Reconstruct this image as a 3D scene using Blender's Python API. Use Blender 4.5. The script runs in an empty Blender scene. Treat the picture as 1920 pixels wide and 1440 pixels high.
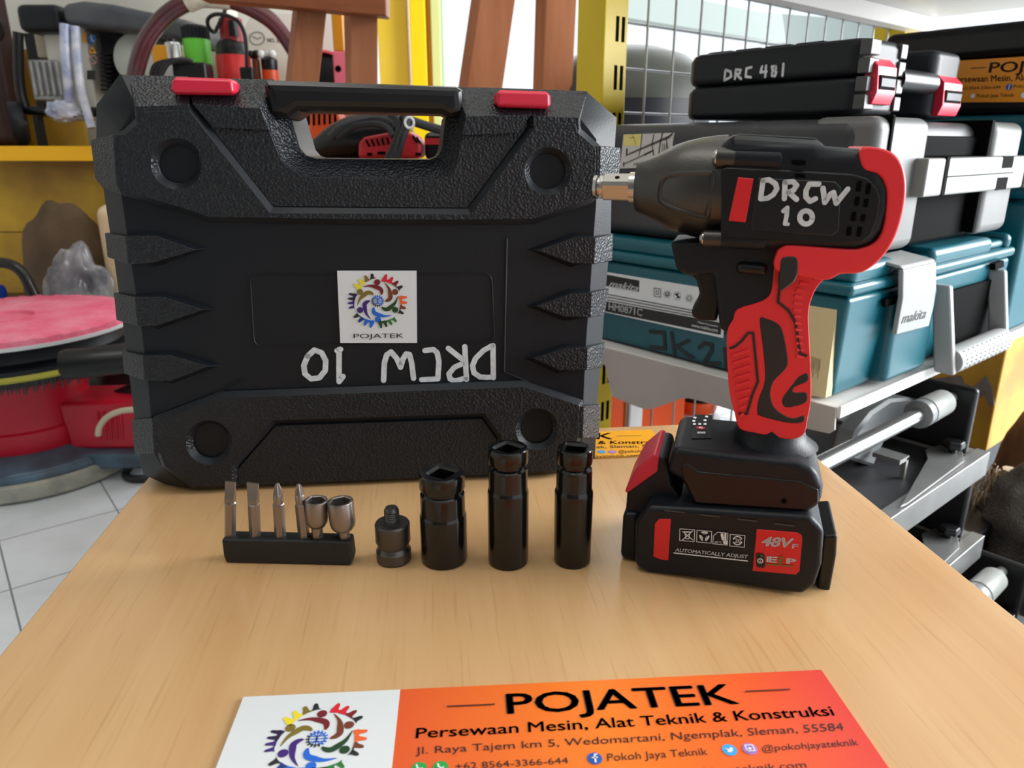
import bpy, bmesh, math, random
from mathutils import Vector, Matrix
random.seed(7)
R = math.radians
SC = bpy.context.scene
COL = SC.collection
# ------------------------------------------------------------------ camera
FPX, PITCH = 1400.0, R(17.8)
CAM = Vector((0, 0, 0.70))
TZ = 0.445                                   # table top
cd = bpy.data.cameras.new('camera'); cam = bpy.data.objects.new('camera', cd); COL.objects.link(cam)
cd.sensor_width = 36.0; cd.lens = FPX / 1920 * 36.0; cd.clip_start = 0.02; cd.clip_end = 100
cam.location = CAM; cam.rotation_euler = (R(90) - PITCH, 0, 0)
cd.dof.use_dof = True; cd.dof.focus_distance = 0.5; cd.dof.aperture_fstop = 14.0
SC.camera = cam
# ------------------------------------------------------------------ view, sky, lamps
SC.view_settings.view_transform = 'Standard'; SC.view_settings.look = 'None'
SC.view_settings.gamma = 1.0; SC.view_settings.use_curve_mapping = False
SC.view_settings.exposure = 0.0
W = bpy.data.worlds.new('sky'); SC.world = W; W.use_nodes = True
bg = W.node_tree.nodes['Background']; bg.inputs[0].default_value = (0.86, 0.93, 1.0, 1); bg.inputs[1].default_value = 1.25
def area(name, loc, target, sx, sy, power, col):
    l = bpy.data.lights.new(name, 'AREA'); l.shape = 'RECTANGLE'; l.size = sx; l.size_y = sy; l.energy = power; l.color = col
    o = bpy.data.objects.new(name, l); COL.objects.link(o); o.location = loc
    o.rotation_euler = (Vector(target) - Vector(loc)).to_track_quat('-Z', 'Y').to_euler()
    return o
area('shopfront_daylight', (2.7, 0.80, 1.18), (0.2, 0.75, 0.6), 1.9, 1.2, 165, (0.96, 0.985, 1.0))
area('back_window_daylight', (0.9, 3.6, 1.7), (0.2, 0.6, 0.5), 2.2, 1.6, 40, (0.97, 0.99, 1.0))
area('overhead_fill', (-0.4, 0.45, 2.55), (-0.3, 0.5, 0.4), 1.3, 0.35, 8.5, (1.0, 0.97, 0.93))  # added fill from above for the table and upward edges; no lamp seen
# ------------------------------------------------------------------ projection helpers
_F = Vector((0, math.cos(PITCH), -math.sin(PITCH))); _U = Vector((0, math.sin(PITCH), math.cos(PITCH))); _X = Vector((1, 0, 0))
def ray(px, py): return _X * ((px - 960) / FPX) + _F - _U * ((py - 720) / FPX)
def hit(px, py, P, n):
    d = ray(px, py); return CAM + d * ((P - CAM).dot(n) / d.dot(n))
def at_z(px, py, z): return hit(px, py, Vector((0, 0, z)), Vector((0, 0, 1)))
def at_y(px, py, y): return hit(px, py, Vector((0, y, 0)), Vector((0, 1, 0)))
class Frame:                                  # a place with its own turn about Z: local x right, y away, z up
    def __init__(s, o, deg):
        s.o = Vector(o); s.rz = R(deg); s.M = Matrix.Translation(s.o) @ Matrix.Rotation(s.rz, 4, 'Z'); s.I = s.M.inverted()
    def _h(s, px, py, ax, v):
        n = s.M.to_3x3() @ Vector([1 if i == ax else 0 for i in range(3)]); P = s.M @ Vector([v if i == ax else 0 for i in range(3)])
        return s.I @ hit(px, py, P, n)
    def y(s, px, py, v=0.0): return s._h(px, py, 1, v)
    def x(s, px, py, v=0.0): return s._h(px, py, 0, v)
    def z(s, px, py, v=0.0): return s._h(px, py, 2, v)
    def ys(s, pts, v=0.0): return [s.y(a, b, v) for a, b in pts]
    def xs(s, pts, v=0.0): return [s.x(a, b, v) for a, b in pts]
    def zs(s, pts, v=0.0): return [s.z(a, b, v) for a, b in pts]
# ------------------------------------------------------------------ materials
MATS = {}
def mat(name, col, rough=0.5, metal=0.0, bump=0.0, bscale=300.0, var=0.0, vscale=8.0, spec=0.5, coat=0.0, alpha=1.0, trans=0.0, emit=0.0, btype='NOISE', dirt=None):
    if name in MATS: return MATS[name]
    m = bpy.data.materials.new(name); m.use_nodes = True; nt = m.node_tree; b = nt.nodes['Principled BSDF']
    c = (*col, 1)
    b.inputs['Base Color'].default_value = c; b.inputs['Roughness'].default_value = rough; b.inputs['Metallic'].default_value = metal
    b.inputs['Specular IOR Level'].default_value = spec; b.inputs['Coat Weight'].default_value = coat
    b.inputs['Alpha'].default_value = alpha; b.inputs['Transmission Weight'].default_value = trans
    if emit: b.inputs['Emission Color'].default_value = c; b.inputs['Emission Strength'].default_value = emit
    tc = nt.nodes.new('ShaderNodeTexCoord')
    if var:
        n = nt.nodes.new('ShaderNodeTexNoise'); n.inputs['Scale'].default_value = vscale; n.inputs['Detail'].default_value = 5
        nt.links.new(tc.outputs['Object'], n.inputs['Vector'])
        mx = nt.nodes.new('ShaderNodeMix'); mx.data_type = 'RGBA'
        d = dirt or tuple(v * (1 - var) for v in col)
        rp = nt.nodes.new('ShaderNodeValToRGB'); rp.color_ramp.elements[0].position = 0.35; rp.color_ramp.elements[1].position = 0.68
        nt.links.new(n.outputs['Fac'], rp.inputs['Fac'])
        nt.links.new(rp.outputs['Color'], mx.inputs[0])
        mx.inputs[6].default_value = c; mx.inputs[7].default_value = (*d, 1)
        nt.links.new(mx.outputs[2], b.inputs['Base Color'])
    if bump:
        if btype == 'NOISE':
            n2 = nt.nodes.new('ShaderNodeTexNoise'); n2.inputs['Detail'].default_value = 2; out = n2.outputs['Fac']
        else:
            n2 = nt.nodes.new('ShaderNodeTexVoronoi'); n2.feature = 'SMOOTH_F1'; out = n2.outputs['Distance']
        n2.inputs['Scale'].default_value = bscale
        nt.links.new(tc.outputs['Object'], n2.inputs['Vector'])
        bp = nt.nodes.new('ShaderNodeBump'); bp.inputs['Strength'].default_value = bump; bp.inputs['Distance'].default_value = 0.002
        nt.links.new(out, bp.inputs['Height']); nt.links.new(bp.outputs['Normal'], b.inputs['Normal'])
    MATS[name] = m
    return m
def s2l(r, g, b): return tuple(((v / 255) / 12.92 if v <= 10 else ((v / 255 + 0.055) / 1.055) ** 2.4) for v in (r, g, b))
def wood(name, c1, c2, axis=1, scale=18.0, rough=0.35, spec=0.4, stretch=0.05, wav=0.0):
    m = bpy.data.materials.new(name); m.use_nodes = True; nt = m.node_tree; b = nt.nodes['Principled BSDF']
    tc = nt.nodes.new('ShaderNodeTexCoord'); mp = nt.nodes.new('ShaderNodeMapping')
    sc = [1, 1, 1]; sc[axis] = stretch; mp.inputs['Scale'].default_value = sc
    nt.links.new(tc.outputs['Object'], mp.inputs['Vector'])
    n = nt.nodes.new('ShaderNodeTexNoise'); n.inputs['Scale'].default_value = scale; n.inputs['Detail'].default_value = 8; n.inputs['Roughness'].default_value = 0.65
    n.inputs['Distortion'].default_value = 0.3
    nt.links.new(mp.outputs[0], n.inputs['Vector'])
    rp = nt.nodes.new('ShaderNodeValToRGB'); e = rp.color_ramp.elements
    e[0].position = 0.32; e[0].color = (*c2, 1); e[1].position = 0.66; e[1].color = (*c1, 1)
    nt.links.new(n.outputs['Fac'], rp.inputs['Fac'])
    n3 = nt.nodes.new('ShaderNodeTexNoise'); n3.inputs['Scale'].default_value = scale * 16; n3.inputs['Detail'].default_value = 3
    nt.links.new(mp.outputs[0], n3.inputs['Vector'])
    r3 = nt.nodes.new('ShaderNodeValToRGB'); r3.color_ramp.elements[0].position = 0.28; r3.color_ramp.elements[0].color = (.72, .66, .6, 1); r3.color_ramp.elements[1].position = 0.42; r3.color_ramp.elements[1].color = (1, 1, 1, 1)
    nt.links.new(n3.outputs['Fac'], r3.inputs['Fac'])
    mx = nt.nodes.new('ShaderNodeMix'); mx.data_type = 'RGBA'; mx.blend_type = 'MULTIPLY'; mx.inputs[0].default_value = 0.38
    nt.links.new(rp.outputs['Color'], mx.inputs[6]); nt.links.new(r3.outputs['Color'], mx.inputs[7])
    nt.links.new(mx.outputs[2], b.inputs['Base Color'])
    b.inputs['Roughness'].default_value = rough; b.inputs['Specular IOR Level'].default_value = spec
    return m
# ------------------------------------------------------------------ mesh helpers
def BM(): return bmesh.new()
def box(bm, x0, x1, y0, y1, z0, z1, M=None):
    vs = [bm.verts.new(Vector((x, y, z)) if M is None else M @ Vector((x, y, z))) for x in (x0, x1) for y in (y0, y1) for z in (z0, z1)]
    for f in ((0, 1, 3, 2), (4, 6, 7, 5), (0, 4, 5, 1), (2, 3, 7, 6), (0, 2, 6, 4), (1, 5, 7, 3)): bm.faces.new([vs[i] for i in f])
    return vs
def loft(bm, *rings, cap=True):
    rs = [[bm.verts.new(Vector(p)) for p in r] for r in rings]
    n = len(rs[0])
    for a, b in zip(rs, rs[1:]):
        for i in range(n): bm.faces.new((a[i], a[(i + 1) % n], b[(i + 1) % n], b[i]))
    if cap: bm.faces.new(rs[0]); bm.faces.new(list(reversed(rs[-1])))
    return rs
def prism_y(bm, pts, y0, y1):                 # pts with x, z used
    loft(bm, [(p[0], y0, p[2]) for p in pts], [(p[0], y1, p[2]) for p in pts])
def prism_x(bm, pts, x0, x1): loft(bm, [(x0, p[1], p[2]) for p in pts], [(x1, p[1], p[2]) for p in pts])
def prism_z(bm, pts, z0, z1): loft(bm, [(p[0], p[1], z0) for p in pts], [(p[0], p[1], z1) for p in pts])
def _basis(d):
    d = d.normalized(); a = Vector((0, 0, 1)) if abs(d.z) < 0.9 else Vector((1, 0, 0))
    u = d.cross(a).normalized(); return u, d.cross(u).normalized()
def tube(bm, pts, r, seg=12, cap=True, closed=False):
    pts = [Vector(p) for p in pts]; n = len(pts); rr = r if isinstance(r, (list, tuple)) else [r] * n
    rings = []; u = v = None
    for i, p in enumerate(pts):
        a = pts[i - 1] if (i > 0 or closed) else pts[i]; b = pts[(i + 1) % n] if (i < n - 1 or closed) else pts[i]
        d = (b - a).normalized()
        if u is None: u, v = _basis(d)
        else:
            u = (u - d * u.dot(d)).normalized(); v = d.cross(u).normalized()
        rings.append([bm.verts.new(p + (u * math.cos(t) + v * math.sin(t)) * rr[i]) for t in [2 * math.pi * k / seg for k in range(seg)]])
    pairs = list(zip(rings, rings[1:])) + ([(rings[-1], rings[0])] if closed else [])
    for a, b in pairs:
        for k in range(seg): bm.faces.new((a[k], a[(k + 1) % seg], b[(k + 1) % seg], b[k]))
    if cap and not closed: bm.faces.new(list(reversed(rings[0]))); bm.faces.new(rings[-1])
def smooth_path(pts, n=8, closed=False):
    pts = [Vector(p) for p in pts]; out = []; N = len(pts)
    rng = range(N if closed else N - 1)
    for i in rng:
        if closed: p0, p1, p2, p3 = pts[i - 1], pts[i], pts[(i + 1) % N], pts[(i + 2) % N]
        else: p0, p1, p2, p3 = pts[max(i - 1, 0)], pts[i], pts[i + 1], pts[min(i + 2, N - 1)]
        for k in range(n):
            t = k / n
            out.append(0.5 * ((2 * p1) + (p2 - p0) * t + (2 * p0 - 5 * p1 + 4 * p2 - p3) * t * t + (3 * p1 - p0 - 3 * p2 + p3) * t ** 3))
    if not closed: out.append(pts[-1])
    return out
def lathe(bm, prof, seg=48, M=None, cap=True):   # prof [(r, h)] about local Z (or M)
    M = M or Matrix.Identity(4); rings = []
    for r, h in prof:
        rings.append([bm.verts.new(M @ Vector((r * math.cos(2 * math.pi * k / seg), r * math.sin(2 * math.pi * k / seg), h))) for k in range(seg)])
    for a, b in zip(rings, rings[1:]):
        for k in range(seg): bm.faces.new((a[k], a[(k + 1) % seg], b[(k + 1) % seg], b[k]))
    if cap: bm.faces.new(list(reversed(rings[0]))); bm.faces.new(rings[-1])
    return rings
AX = Matrix.Rotation(R(90), 4, 'Y')           # turns +Z into +X
def ball(bm, c, rx, ry, rz, seg=20, rings=12, noise=0.0, nscale=9.0, M=None):
    from mathutils import noise as mn
    vs = bmesh.ops.create_uvsphere(bm, u_segments=seg, v_segments=rings, radius=1)['verts']
    for v in vs:
        k = 1 + noise * mn.noise(v.co * nscale * 0.3 + Vector(c) * 7)
        p = Vector((v.co.x * rx * k, v.co.y * ry * k, v.co.z * rz * k))
        v.co = (M.to_3x3() @ p if M else p) + Vector(c)
def rbox_pts(x0, x1, z0, z1, r, n=5):
    out = []
    for cx, cz, a0 in ((x1 - r, z1 - r, 0), (x0 + r, z1 - r, 90), (x0 + r, z0 + r, 180), (x1 - r, z0 + r, 270)):
        for k in range(n + 1):
            t = R(a0 + 90 * k / n); out.append(Vector((cx + r * math.cos(t), 0, cz + r * math.sin(t))))
    return out
def curve_plate(loops, half, bev, res=0):
    """flat plate from 2D loops (first outer, others holes) in x, y; thickness along z about 0 -> list of verts, faces"""
    cu = bpy.data.curves.new('tmp', 'CURVE'); cu.dimensions = '2D'; cu.fill_mode = 'BOTH'
    cu.extrude = max(half - bev, 1e-5); cu.bevel_depth = bev; cu.bevel_resolution = res; cu.offset = -bev
    for lp in loops:
        sp = cu.splines.new('POLY'); sp.points.add(len(lp) - 1); sp.use_cyclic_u = True
        for p, q in zip(sp.points, lp): p.co = (q[0], q[1], 0, 1)
    o = bpy.data.objects.new('tmp', cu); COL.objects.link(o)
    dg = bpy.context.evaluated_depsgraph_get(); me = bpy.data.meshes.new_from_object(o.evaluated_get(dg))
    vs = [v.co.copy() for v in me.vertices]; fs = [tuple(p.vertices) for p in me.polygons]
    bpy.data.objects.remove(o); bpy.data.curves.remove(cu); bpy.data.meshes.remove(me)
    return vs, fs
def add_vf(bm, vs, fs, fn, mi=0):
    nv = [bm.verts.new(fn(v)) for v in vs]
    for f in fs:
        try: bm.faces.new([nv[i] for i in f]).material_index = mi
        except ValueError: pass
def plate_y(bm, loops, yf, thick, bev, res=0):   # loops of points (x, ., z); front face at y = yf, thickness goes to +y
    vs, fs = curve_plate([[(p[0], p[2]) for p in l] for l in loops], thick / 2, bev, res)
    add_vf(bm, vs, fs, lambda v: Vector((v.x, yf + thick / 2 - v.z, v.y)))
def plate_x(bm, loops, xf, thick, bev, res=0):   # loops of (., y, z); face at x = xf, thickness goes to +x
    vs, fs = curve_plate([[(p[1], p[2]) for p in l] for l in loops], thick / 2, bev, res)
    add_vf(bm, vs, fs, lambda v: Vector((xf + thick / 2 - v.z, v.x, v.y)))
_tc = {}
def text_vf(s, bold=0.0, shear=0.0):
    k = (s, bold, shear)
    if k in _tc: return _tc[k]
    cu = bpy.data.curves.new('tmp', 'FONT'); cu.body = s; cu.shear = shear; cu.resolution_u = 3
    o = bpy.data.objects.new('tmp', cu); COL.objects.link(o)
    dg = bpy.context.evaluated_depsgraph_get(); me = bpy.data.meshes.new_from_object(o.evaluated_get(dg))
    vs = [v.co.copy() for v in me.vertices]; fs = [tuple(p.vertices) for p in me.polygons]
    bpy.data.objects.remove(o); bpy.data.curves.remove(cu); bpy.data.meshes.remove(me)
    if bold:
        n = len(vs); v0, f0 = list(vs), list(fs)
        for j, (dx, dy) in enumerate(((bold, 0), (bold * 2, 0), (bold, bold * .7), (bold, -bold * .7))):
            vs += [v + Vector((dx, dy, .002 * (j + 1))) for v in v0]; fs += [tuple(i + n * (j + 1) for i in f) for f in f0]
    _tc[k] = (vs, fs); return vs, fs
def text(bm, s, bl, br, tl, tr=None, bold=0.0, shear=0.0, mi=0, full=False):
    """lettering stretched over a quad given by its bottom-left, bottom-right, top-left (, top-right) corners"""
    vs, fs = text_vf(s, bold, shear)
    x0 = min(v.x for v in vs); x1 = max(v.x for v in vs)
    y0, y1 = (min(v.y for v in vs), max(v.y for v in vs)) if full else (0.0, 0.73)
    bl, br, tl = Vector(bl), Vector(br), Vector(tl); tr = Vector(tr) if tr is not None else br + tl - bl
    def fn(v):
        a = (v.x - x0) / (x1 - x0); b = (v.y - y0) / (y1 - y0)
        return (bl * (1 - a) + br * a) * (1 - b) + (tl * (1 - a) + tr * a) * b
    add_vf(bm, vs, fs, fn, mi)
def stroke(bm, pts, w, nrm, mi=0, lift=0.0003, closed=False):
    """a marker or paint stroke: flat ribbon with round joints lying on a surface"""
    n = Vector(nrm).normalized(); P = [Vector(p) + n * lift for p in pts]
    if closed: P.append(P[0])
    for a, b in zip(P, P[1:]):
        d = (b - a)
        if d.length < 1e-6: continue
        s = n.cross(d.normalized()) * (w / 2)
        f = bm.faces.new([bm.verts.new(q) for q in (a - s, b - s, b + s, a + s)]); f.material_index = mi
    u, v = _basis(n)
    for k, p in enumerate(P):
        q = p + n * 0.00004 * (1 + k % 2)
        f = bm.faces.new([bm.verts.new(q + (u * math.cos(2 * math.pi * j / 14) + v * math.sin(2 * math.pi * j / 14)) * w / 2) for j in range(14)]); f.material_index = mi
def poly(bm, pts, mi=0):
    f = bm.faces.new([bm.verts.new(Vector(p)) for p in pts]); f.material_index = mi; return f
def disc(bm, c, r, u, v, mi=0, seg=20):
    return poly(bm, [Vector(c) + Vector(u) * (r * math.cos(2 * math.pi * k / seg)) + Vector(v) * (r * math.sin(2 * math.pi * k / seg)) for k in range(seg)], mi)
# ------------------------------------------------------------------ objects
def obj(name, bm, m, parent=None, bevel=0.0, seg=2, angle=35, smooth=True, fix=True, sub=0):
    if fix: bmesh.ops.recalc_face_normals(bm, faces=bm.faces)
    me = bpy.data.meshes.new(name); bm.to_mesh(me); bm.free()
    for x in (m if isinstance(m, (list, tuple)) else [m]): me.materials.append(x)
    o = bpy.data.objects.new(name, me); COL.objects.link(o)
    if parent is not None: o.parent = parent
    if smooth:
        me.polygons.foreach_set('use_smooth', [True] * len(me.polygons))
        if not bevel: me.set_sharp_from_angle(angle=R(angle))
    if sub:
        md = o.modifiers.new('round', 'SUBSURF'); md.levels = sub; md.render_levels = sub
    if bevel:
        md = o.modifiers.new('edge', 'BEVEL'); md.width = bevel; md.segments = seg; md.limit_method = 'ANGLE'; md.angle_limit = R(angle)
        md.harden_normals = True; md.use_clamp_overlap = True
    return o
def tag(o, label, cat, group=None, kind=None):
    o['label'] = label; o['category'] = cat
    if group: o['group'] = group
    if kind: o['kind'] = kind
    return o
def thing(name, label, cat, fr=None, group=None, loc=None, rz=0.0):
    o = bpy.data.objects.new(name, None); COL.objects.link(o); o.empty_display_size = 0.02
    if fr is not None: o.location = fr.o; o.rotation_euler = (0, 0, fr.rz)
    else: o.location = loc; o.rotation_euler = (0, 0, rz)
    return tag(o, label, cat, group)
def struct(name, bm, m, **k):
    o = obj(name, bm, m, **k); o['kind'] = 'structure'; return o
def copy_tree(o, parent=None):
    c = o.copy(); COL.objects.link(c)
    if parent is not None: c.parent = parent
    for ch in list(o.children): copy_tree(ch, c)
    return c
def grp(frm, pts, f): return [f(a, b) for a, b in pts]
def crop(x0, y0, s):                           # reading of an enlarged view back to the frame's pixels
    return lambda X, Y: (x0 + X / s, y0 + Y / s)
# ------------------------------------------------------------------ shared materials
blk = mat('black_plastic', (0.0070, 0.0090, 0.0125), 0.44, spec=.3, bump=0.06, bscale=900)
blk_tex = mat('black_grained_plastic', (0.0085, 0.0105, 0.0140), 0.40, spec=.42, bump=0.5, bscale=620, btype='VORO')
blk_s = mat('black_satin_plastic', (0.006, 0.006, 0.007), 0.34, spec=.4)
red_lat = mat('red_latch_plastic', s2l(206, 38, 64), 0.35)
red_rub = mat('red_rubber', s2l(228, 42, 50), 0.42, bump=0.05, bscale=1500)
red_ink = mat('red_print', s2l(214, 30, 36), 0.4)
blk_ink = mat('black_print', (0.006, 0.006, 0.007), 0.5)
wht_ink = mat('white_print', (0.75, 0.76, 0.78), 0.5)
mark_w = mat('white_marker_paint', (0.70, 0.73, 0.76), 0.45, var=0.25, vscale=160)
hole = mat('opening_shade', (0.002, 0.002, 0.002), 0.8, spec=0.05)  # near-black fill that colours in the shade of holes, slots and recesses
wht = mat('white_plastic', (0.75, 0.76, 0.76), 0.4)
stick = mat('white_sticker', (0.66, 0.68, 0.69), 0.35)
silver = mat('brushed_steel', (0.55, 0.55, 0.55), 0.28, 1.0)
YEL = s2l(238, 178, 8)
yel_steel = mat('yellow_painted_steel', s2l(226, 196, 22), 0.38, var=0.12, vscale=6)
yel_wood = mat('yellow_painted_wood', s2l(212, 168, 44), 0.5, var=0.35, vscale=5, dirt=s2l(150, 108, 30), bump=0.1, bscale=60)
INKS = [mat('ink_yellow', s2l(226, 205, 36), .5), mat('ink_red', s2l(206, 24, 44), .5), mat('ink_orange', s2l(226, 92, 36), .5),
        mat('ink_green', s2l(30, 110, 44), .5), mat('ink_blue', s2l(22, 96, 200), .5), mat('ink_purple', s2l(58, 24, 110), .5),
        mat('ink_olive', s2l(120, 100, 30), .5), mat('ink_dark_red', s2l(110, 16, 26), .5), mat('ink_brown', s2l(110, 50, 30), .5),
        mat('ink_dark_green', s2l(22, 60, 28), .5), mat('ink_deep_blue', s2l(18, 50, 120), .5), mat('ink_deep_purple', s2l(34, 18, 60), .5), mat('ink_black', (.012, .012, .014), .5)]
def logo(bm, c, u, v, mi0=0):
    """round crest of six figures inside six arcs of gear teeth about a small toothed globe; u, v = half width, half height"""
    c, u, v = Vector(c), Vector(u), Vector(v); n = u.cross(v).normalized()
    P = lambda a, r: c + u * (r * math.cos(R(a))) + v * (r * math.sin(R(a)))
    teeth = [((0, 6), 148, 94), ((1, 7), 79, 26), ((2, 8), 14, -34), ((9, 3), -88, -44), ((4, 10), -98, -150), ((11, 5), 160, 200)]
    for (ca, cb), a0, a1 in teeth:
        s = 1 if a1 > a0 else -1; N = 4; w = (a1 - a0) / N
        for k in range(N):
            mi = mi0 + (ca if k < 2 else cb if k < 3 else 12 if (ca, cb) not in ((9, 3), (11, 5)) else cb)
            b = a0 + w * k
            poly(bm, [P(b, .72 + .03 * k), P(b + w * .5, .73 + .03 * k), P(b + w, .76 + .02 * k), P(b + w, .83), P(b + w * .78, .85), P(b + w * .66, .98), P(b + w * .54, 1.01), P(b + w * .38, 1.01), P(b + w * .26, .97), P(b + w * .12, .86), P(b, .84)], mi)
    heads = [(91, 7), (29, 8), (-28, 9), (-89, 4), (-151, 5), (151, 6)]
    for a, mi in heads:
        disc(bm, P(a, .68), .105 * u.length, u.normalized(), v.normalized(), mi0 + mi, 18)
        path = smooth_path([P(a + 42, .71), P(a + 22, .60), P(a + 2, .50), P(a - 14, .45), P(a - 24, .36), P(a - 30, .26)], 5)
        wd = [.01, .05, .09, .13, .16, .17, .17, .16, .15, .13, .09, .04]
        L = []; Rr = []
        for i, p in enumerate(path):
            d = (path[min(i + 1, len(path) - 1)] - path[max(i - 1, 0)]).normalized(); q = n.cross(d).normalized()
            k = i / (len(path) - 1) * (len(wd) - 1); j = min(int(k), len(wd) - 2); w = (wd[j] + (wd[j + 1] - wd[j]) * (k - j)) * u.length * .42
            L.append(p + q * w); Rr.append(p - q * w)
        for i in range(len(path) - 1): poly(bm, [Rr[i], Rr[i + 1], L[i + 1], L[i]], mi0 + mi)
    for k in range(16):
        a = 360 / 16 * k; mi = mi0 + (4 if math.cos(R(a - 45)) > -.2 else 12)
        poly(bm, [P(a - 7, .17), P(a + 7, .17), P(a + 4, .225), P(a - 4, .225)], mi)
        poly(bm, [P(a - 11.25, .15), P(a + 11.25, .15), P(a + 11.25, .175), P(a - 11.25, .175)], mi)
    for pts in ([(90, .15), (270, .15)], [(180, .15), (0, .15)], [(120, .15), (100, .05), (260, .05), (240, .15)], [(60, .15), (80, .05), (-80, .05), (-60, .15)], [(150, .15), (90, .07), (30, .15)], [(210, .15), (270, .07), (330, .15)]):
        stroke(bm, [P(a, r) for a, r in pts], .022 * u.length, n, mi0 + 4, lift=0)
# ------------------------------------------------------------------ setting
def tile_mat():
    m = bpy.data.materials.new('white_floor_tiles'); m.use_nodes = True; nt = m.node_tree; b = nt.nodes['Principled BSDF']
    tc = nt.nodes.new('ShaderNodeTexCoord'); mp = nt.nodes.new('ShaderNodeMapping')
    c = at_z(20, 1105, 0)
    mp.vector_type = 'TEXTURE'; mp.inputs['Location'].default_value = (c.x, c.y, 0); mp.inputs['Rotation'].default_value = (0, 0, R(38))
    br = nt.nodes.new('ShaderNodeTexBrick'); br.offset = 0.0; br.squash = 1.0
    br.inputs['Color1'].default_value = (0.70, 0.75, 0.79, 1); br.inputs['Color2'].default_value = (0.73, 0.77, 0.80, 1); br.inputs['Mortar'].default_value = (0.22, 0.23, 0.25, 1)
    br.inputs['Scale'].default_value = 1.0; br.inputs['Mortar Size'].default_value = 0.0016; br.inputs['Brick Width'].default_value = 0.2; br.inputs['Row Height'].default_value = 0.2
    nt.links.new(tc.outputs['Object'], mp.inputs['Vector']); nt.links.new(mp.outputs[0], br.inputs['Vector'])
    n = nt.nodes.new('ShaderNodeTexNoise'); n.inputs['Scale'].default_value = 9; n.inputs['Detail'].default_value = 6; nt.links.new(tc.outputs['Object'], n.inputs['Vector'])
    rp = nt.nodes.new('ShaderNodeValToRGB'); rp.color_ramp.elements[0].position = .3; rp.color_ramp.elements[0].color = (.86, .86, .86, 1); rp.color_ramp.elements[1].position = .6; rp.color_ramp.elements[1].color = (1, 1, 1, 1)
    nt.links.new(n.outputs['Fac'], rp.inputs['Fac'])
    mx = nt.nodes.new('ShaderNodeMix'); mx.data_type = 'RGBA'; mx.blend_type = 'MULTIPLY'; mx.inputs[0].default_value = 1
    nt.links.new(br.outputs['Color'], mx.inputs[6]); nt.links.new(rp.outputs['Color'], mx.inputs[7]); nt.links.new(mx.outputs[2], b.inputs['Base Color'])
    b.inputs['Roughness'].default_value = 0.3
    return m
plaster = mat('white_plaster', (0.70, 0.68, 0.63), 0.8, var=0.08, vscale=3)
bm = BM(); box(bm, -3.2, 3.6, -2.6, 3.4, -0.06, 0.0); struct('floor', bm, tile_mat(), smooth=False)
bm = BM(); box(bm, -3.2, 3.6, -2.6, 3.4, 2.7, 2.76); struct('ceiling', bm, plaster, smooth=False)
bm = BM(); box(bm, -3.26, -3.2, -2.6, 3.4, 0.0, 2.7); struct('wall_left', bm, plaster, smooth=False)
bm = BM(); box(bm, -3.2, -0.72, 3.0, 3.1, 0.0, 2.7); struct('wall_back', bm, plaster, smooth=False)
dimw = mat('shop_interior_wall', (0.16, 0.16, 0.16), 0.8, var=.2, vscale=2)
bm = BM(); box(bm, -3.2, 1.3, -2.7, -2.6, 0, 2.7); struct('wall_front', bm, dimw, smooth=False)
bm = BM(); box(bm, -0.72, 3.6, 3.0, 3.1, 2.25, 2.7); struct('trim_1', bm, plaster, smooth=False)
conc = mat('pavement_concrete', (0.55, 0.55, 0.53), 0.9, var=0.2, vscale=2)
bm = BM(); box(bm, -12, 16, 3.4, 20, -0.12, -0.02); struct('ground_outside', bm, conc, smooth=False)
# ------------------------------------------------------------------ table
T = Frame((0, 0, TZ), 6.2)
xl = (T.z(275, 900).x + T.z(0, 1225).x) / 2; xr = (T.z(1553, 874).x + T.z(1920, 1172).x) / 2; yb = T.z(1190, 799).y
beech = wood('beech_laminate', s2l(204, 165, 118), s2l(194, 151, 104), axis=1, scale=26, rough=0.22, spec=0.45, stretch=0.035)
tb = thing('table', 'light beech laminate table holding the tool case, wrench and sockets', 'table', loc=(0, 0, 0), rz=T.rz)
bm = BM(); box(bm, xl, xr, -0.42, yb, TZ - 0.022, TZ); obj('tabletop', bm, beech, tb, bevel=0.0012, seg=2)
for y in (-.38, yb - .05):
    bm = BM(); box(bm, xl + .03, xr - .03, y, y + .018, TZ - 0.09, TZ - 0.022); obj('apron', bm, beech, tb)
for x in (xl + .03, xr - .07):
    for y in (-.40, yb - .07):
        bm = BM(); box(bm, x, x + .04, y, y + .04, 0, TZ - 0.022); obj('leg', bm, beech, tb, bevel=0.003)
# ------------------------------------------------------------------ black tool case standing on the table
K = Frame(at_z(700, 913, TZ), 6.0)
case = thing('tool_case', 'large black plastic tool case standing upright with handle and red latches', 'tool case', K)
def cz(p, lo=0.0): return Vector((p[0], p[1], max(p[2], lo)))
c1 = crop(160, 120, 3.692); c2 = crop(640, 120, 3.556); c3 = crop(160, 480, 3.0); c4 = crop(640, 480, 3.428)
notchF = [(489, 203), (512, 262), (528, 302), (550, 321), (577, 331), (820, 336), (842, 328), (856, 306), (873, 217)]
notchS = [(536, 196), (548, 236), (560, 276), (572, 290), (592, 297), (806, 299), (822, 292), (829, 276), (838, 205)]
F = [(225, 243), (255, 199)] + notchF + [(1087, 220), (1118, 262), (1118, 381), (1114, 432), (1107, 538), (1099, 640), (1094, 748), (1090, 846), (1056, 893), (352, 922), (305, 878), (290, 850), (283, 780), (278, 720), (265, 613), (247, 500), (228, 369), (213, 262)]
S = [(180, 196), (225, 138)] + notchS + [(1100, 171), (1157, 220), (1147, 373), (1146, 432), (1137, 537), (1130, 633), (1121, 751), (1116, 860), (1085, 890), (312, 918), (268, 890), (262, 857), (250, 773), (243, 713), (230, 608), (215, 497), (197, 380), (180, 262)]
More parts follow.
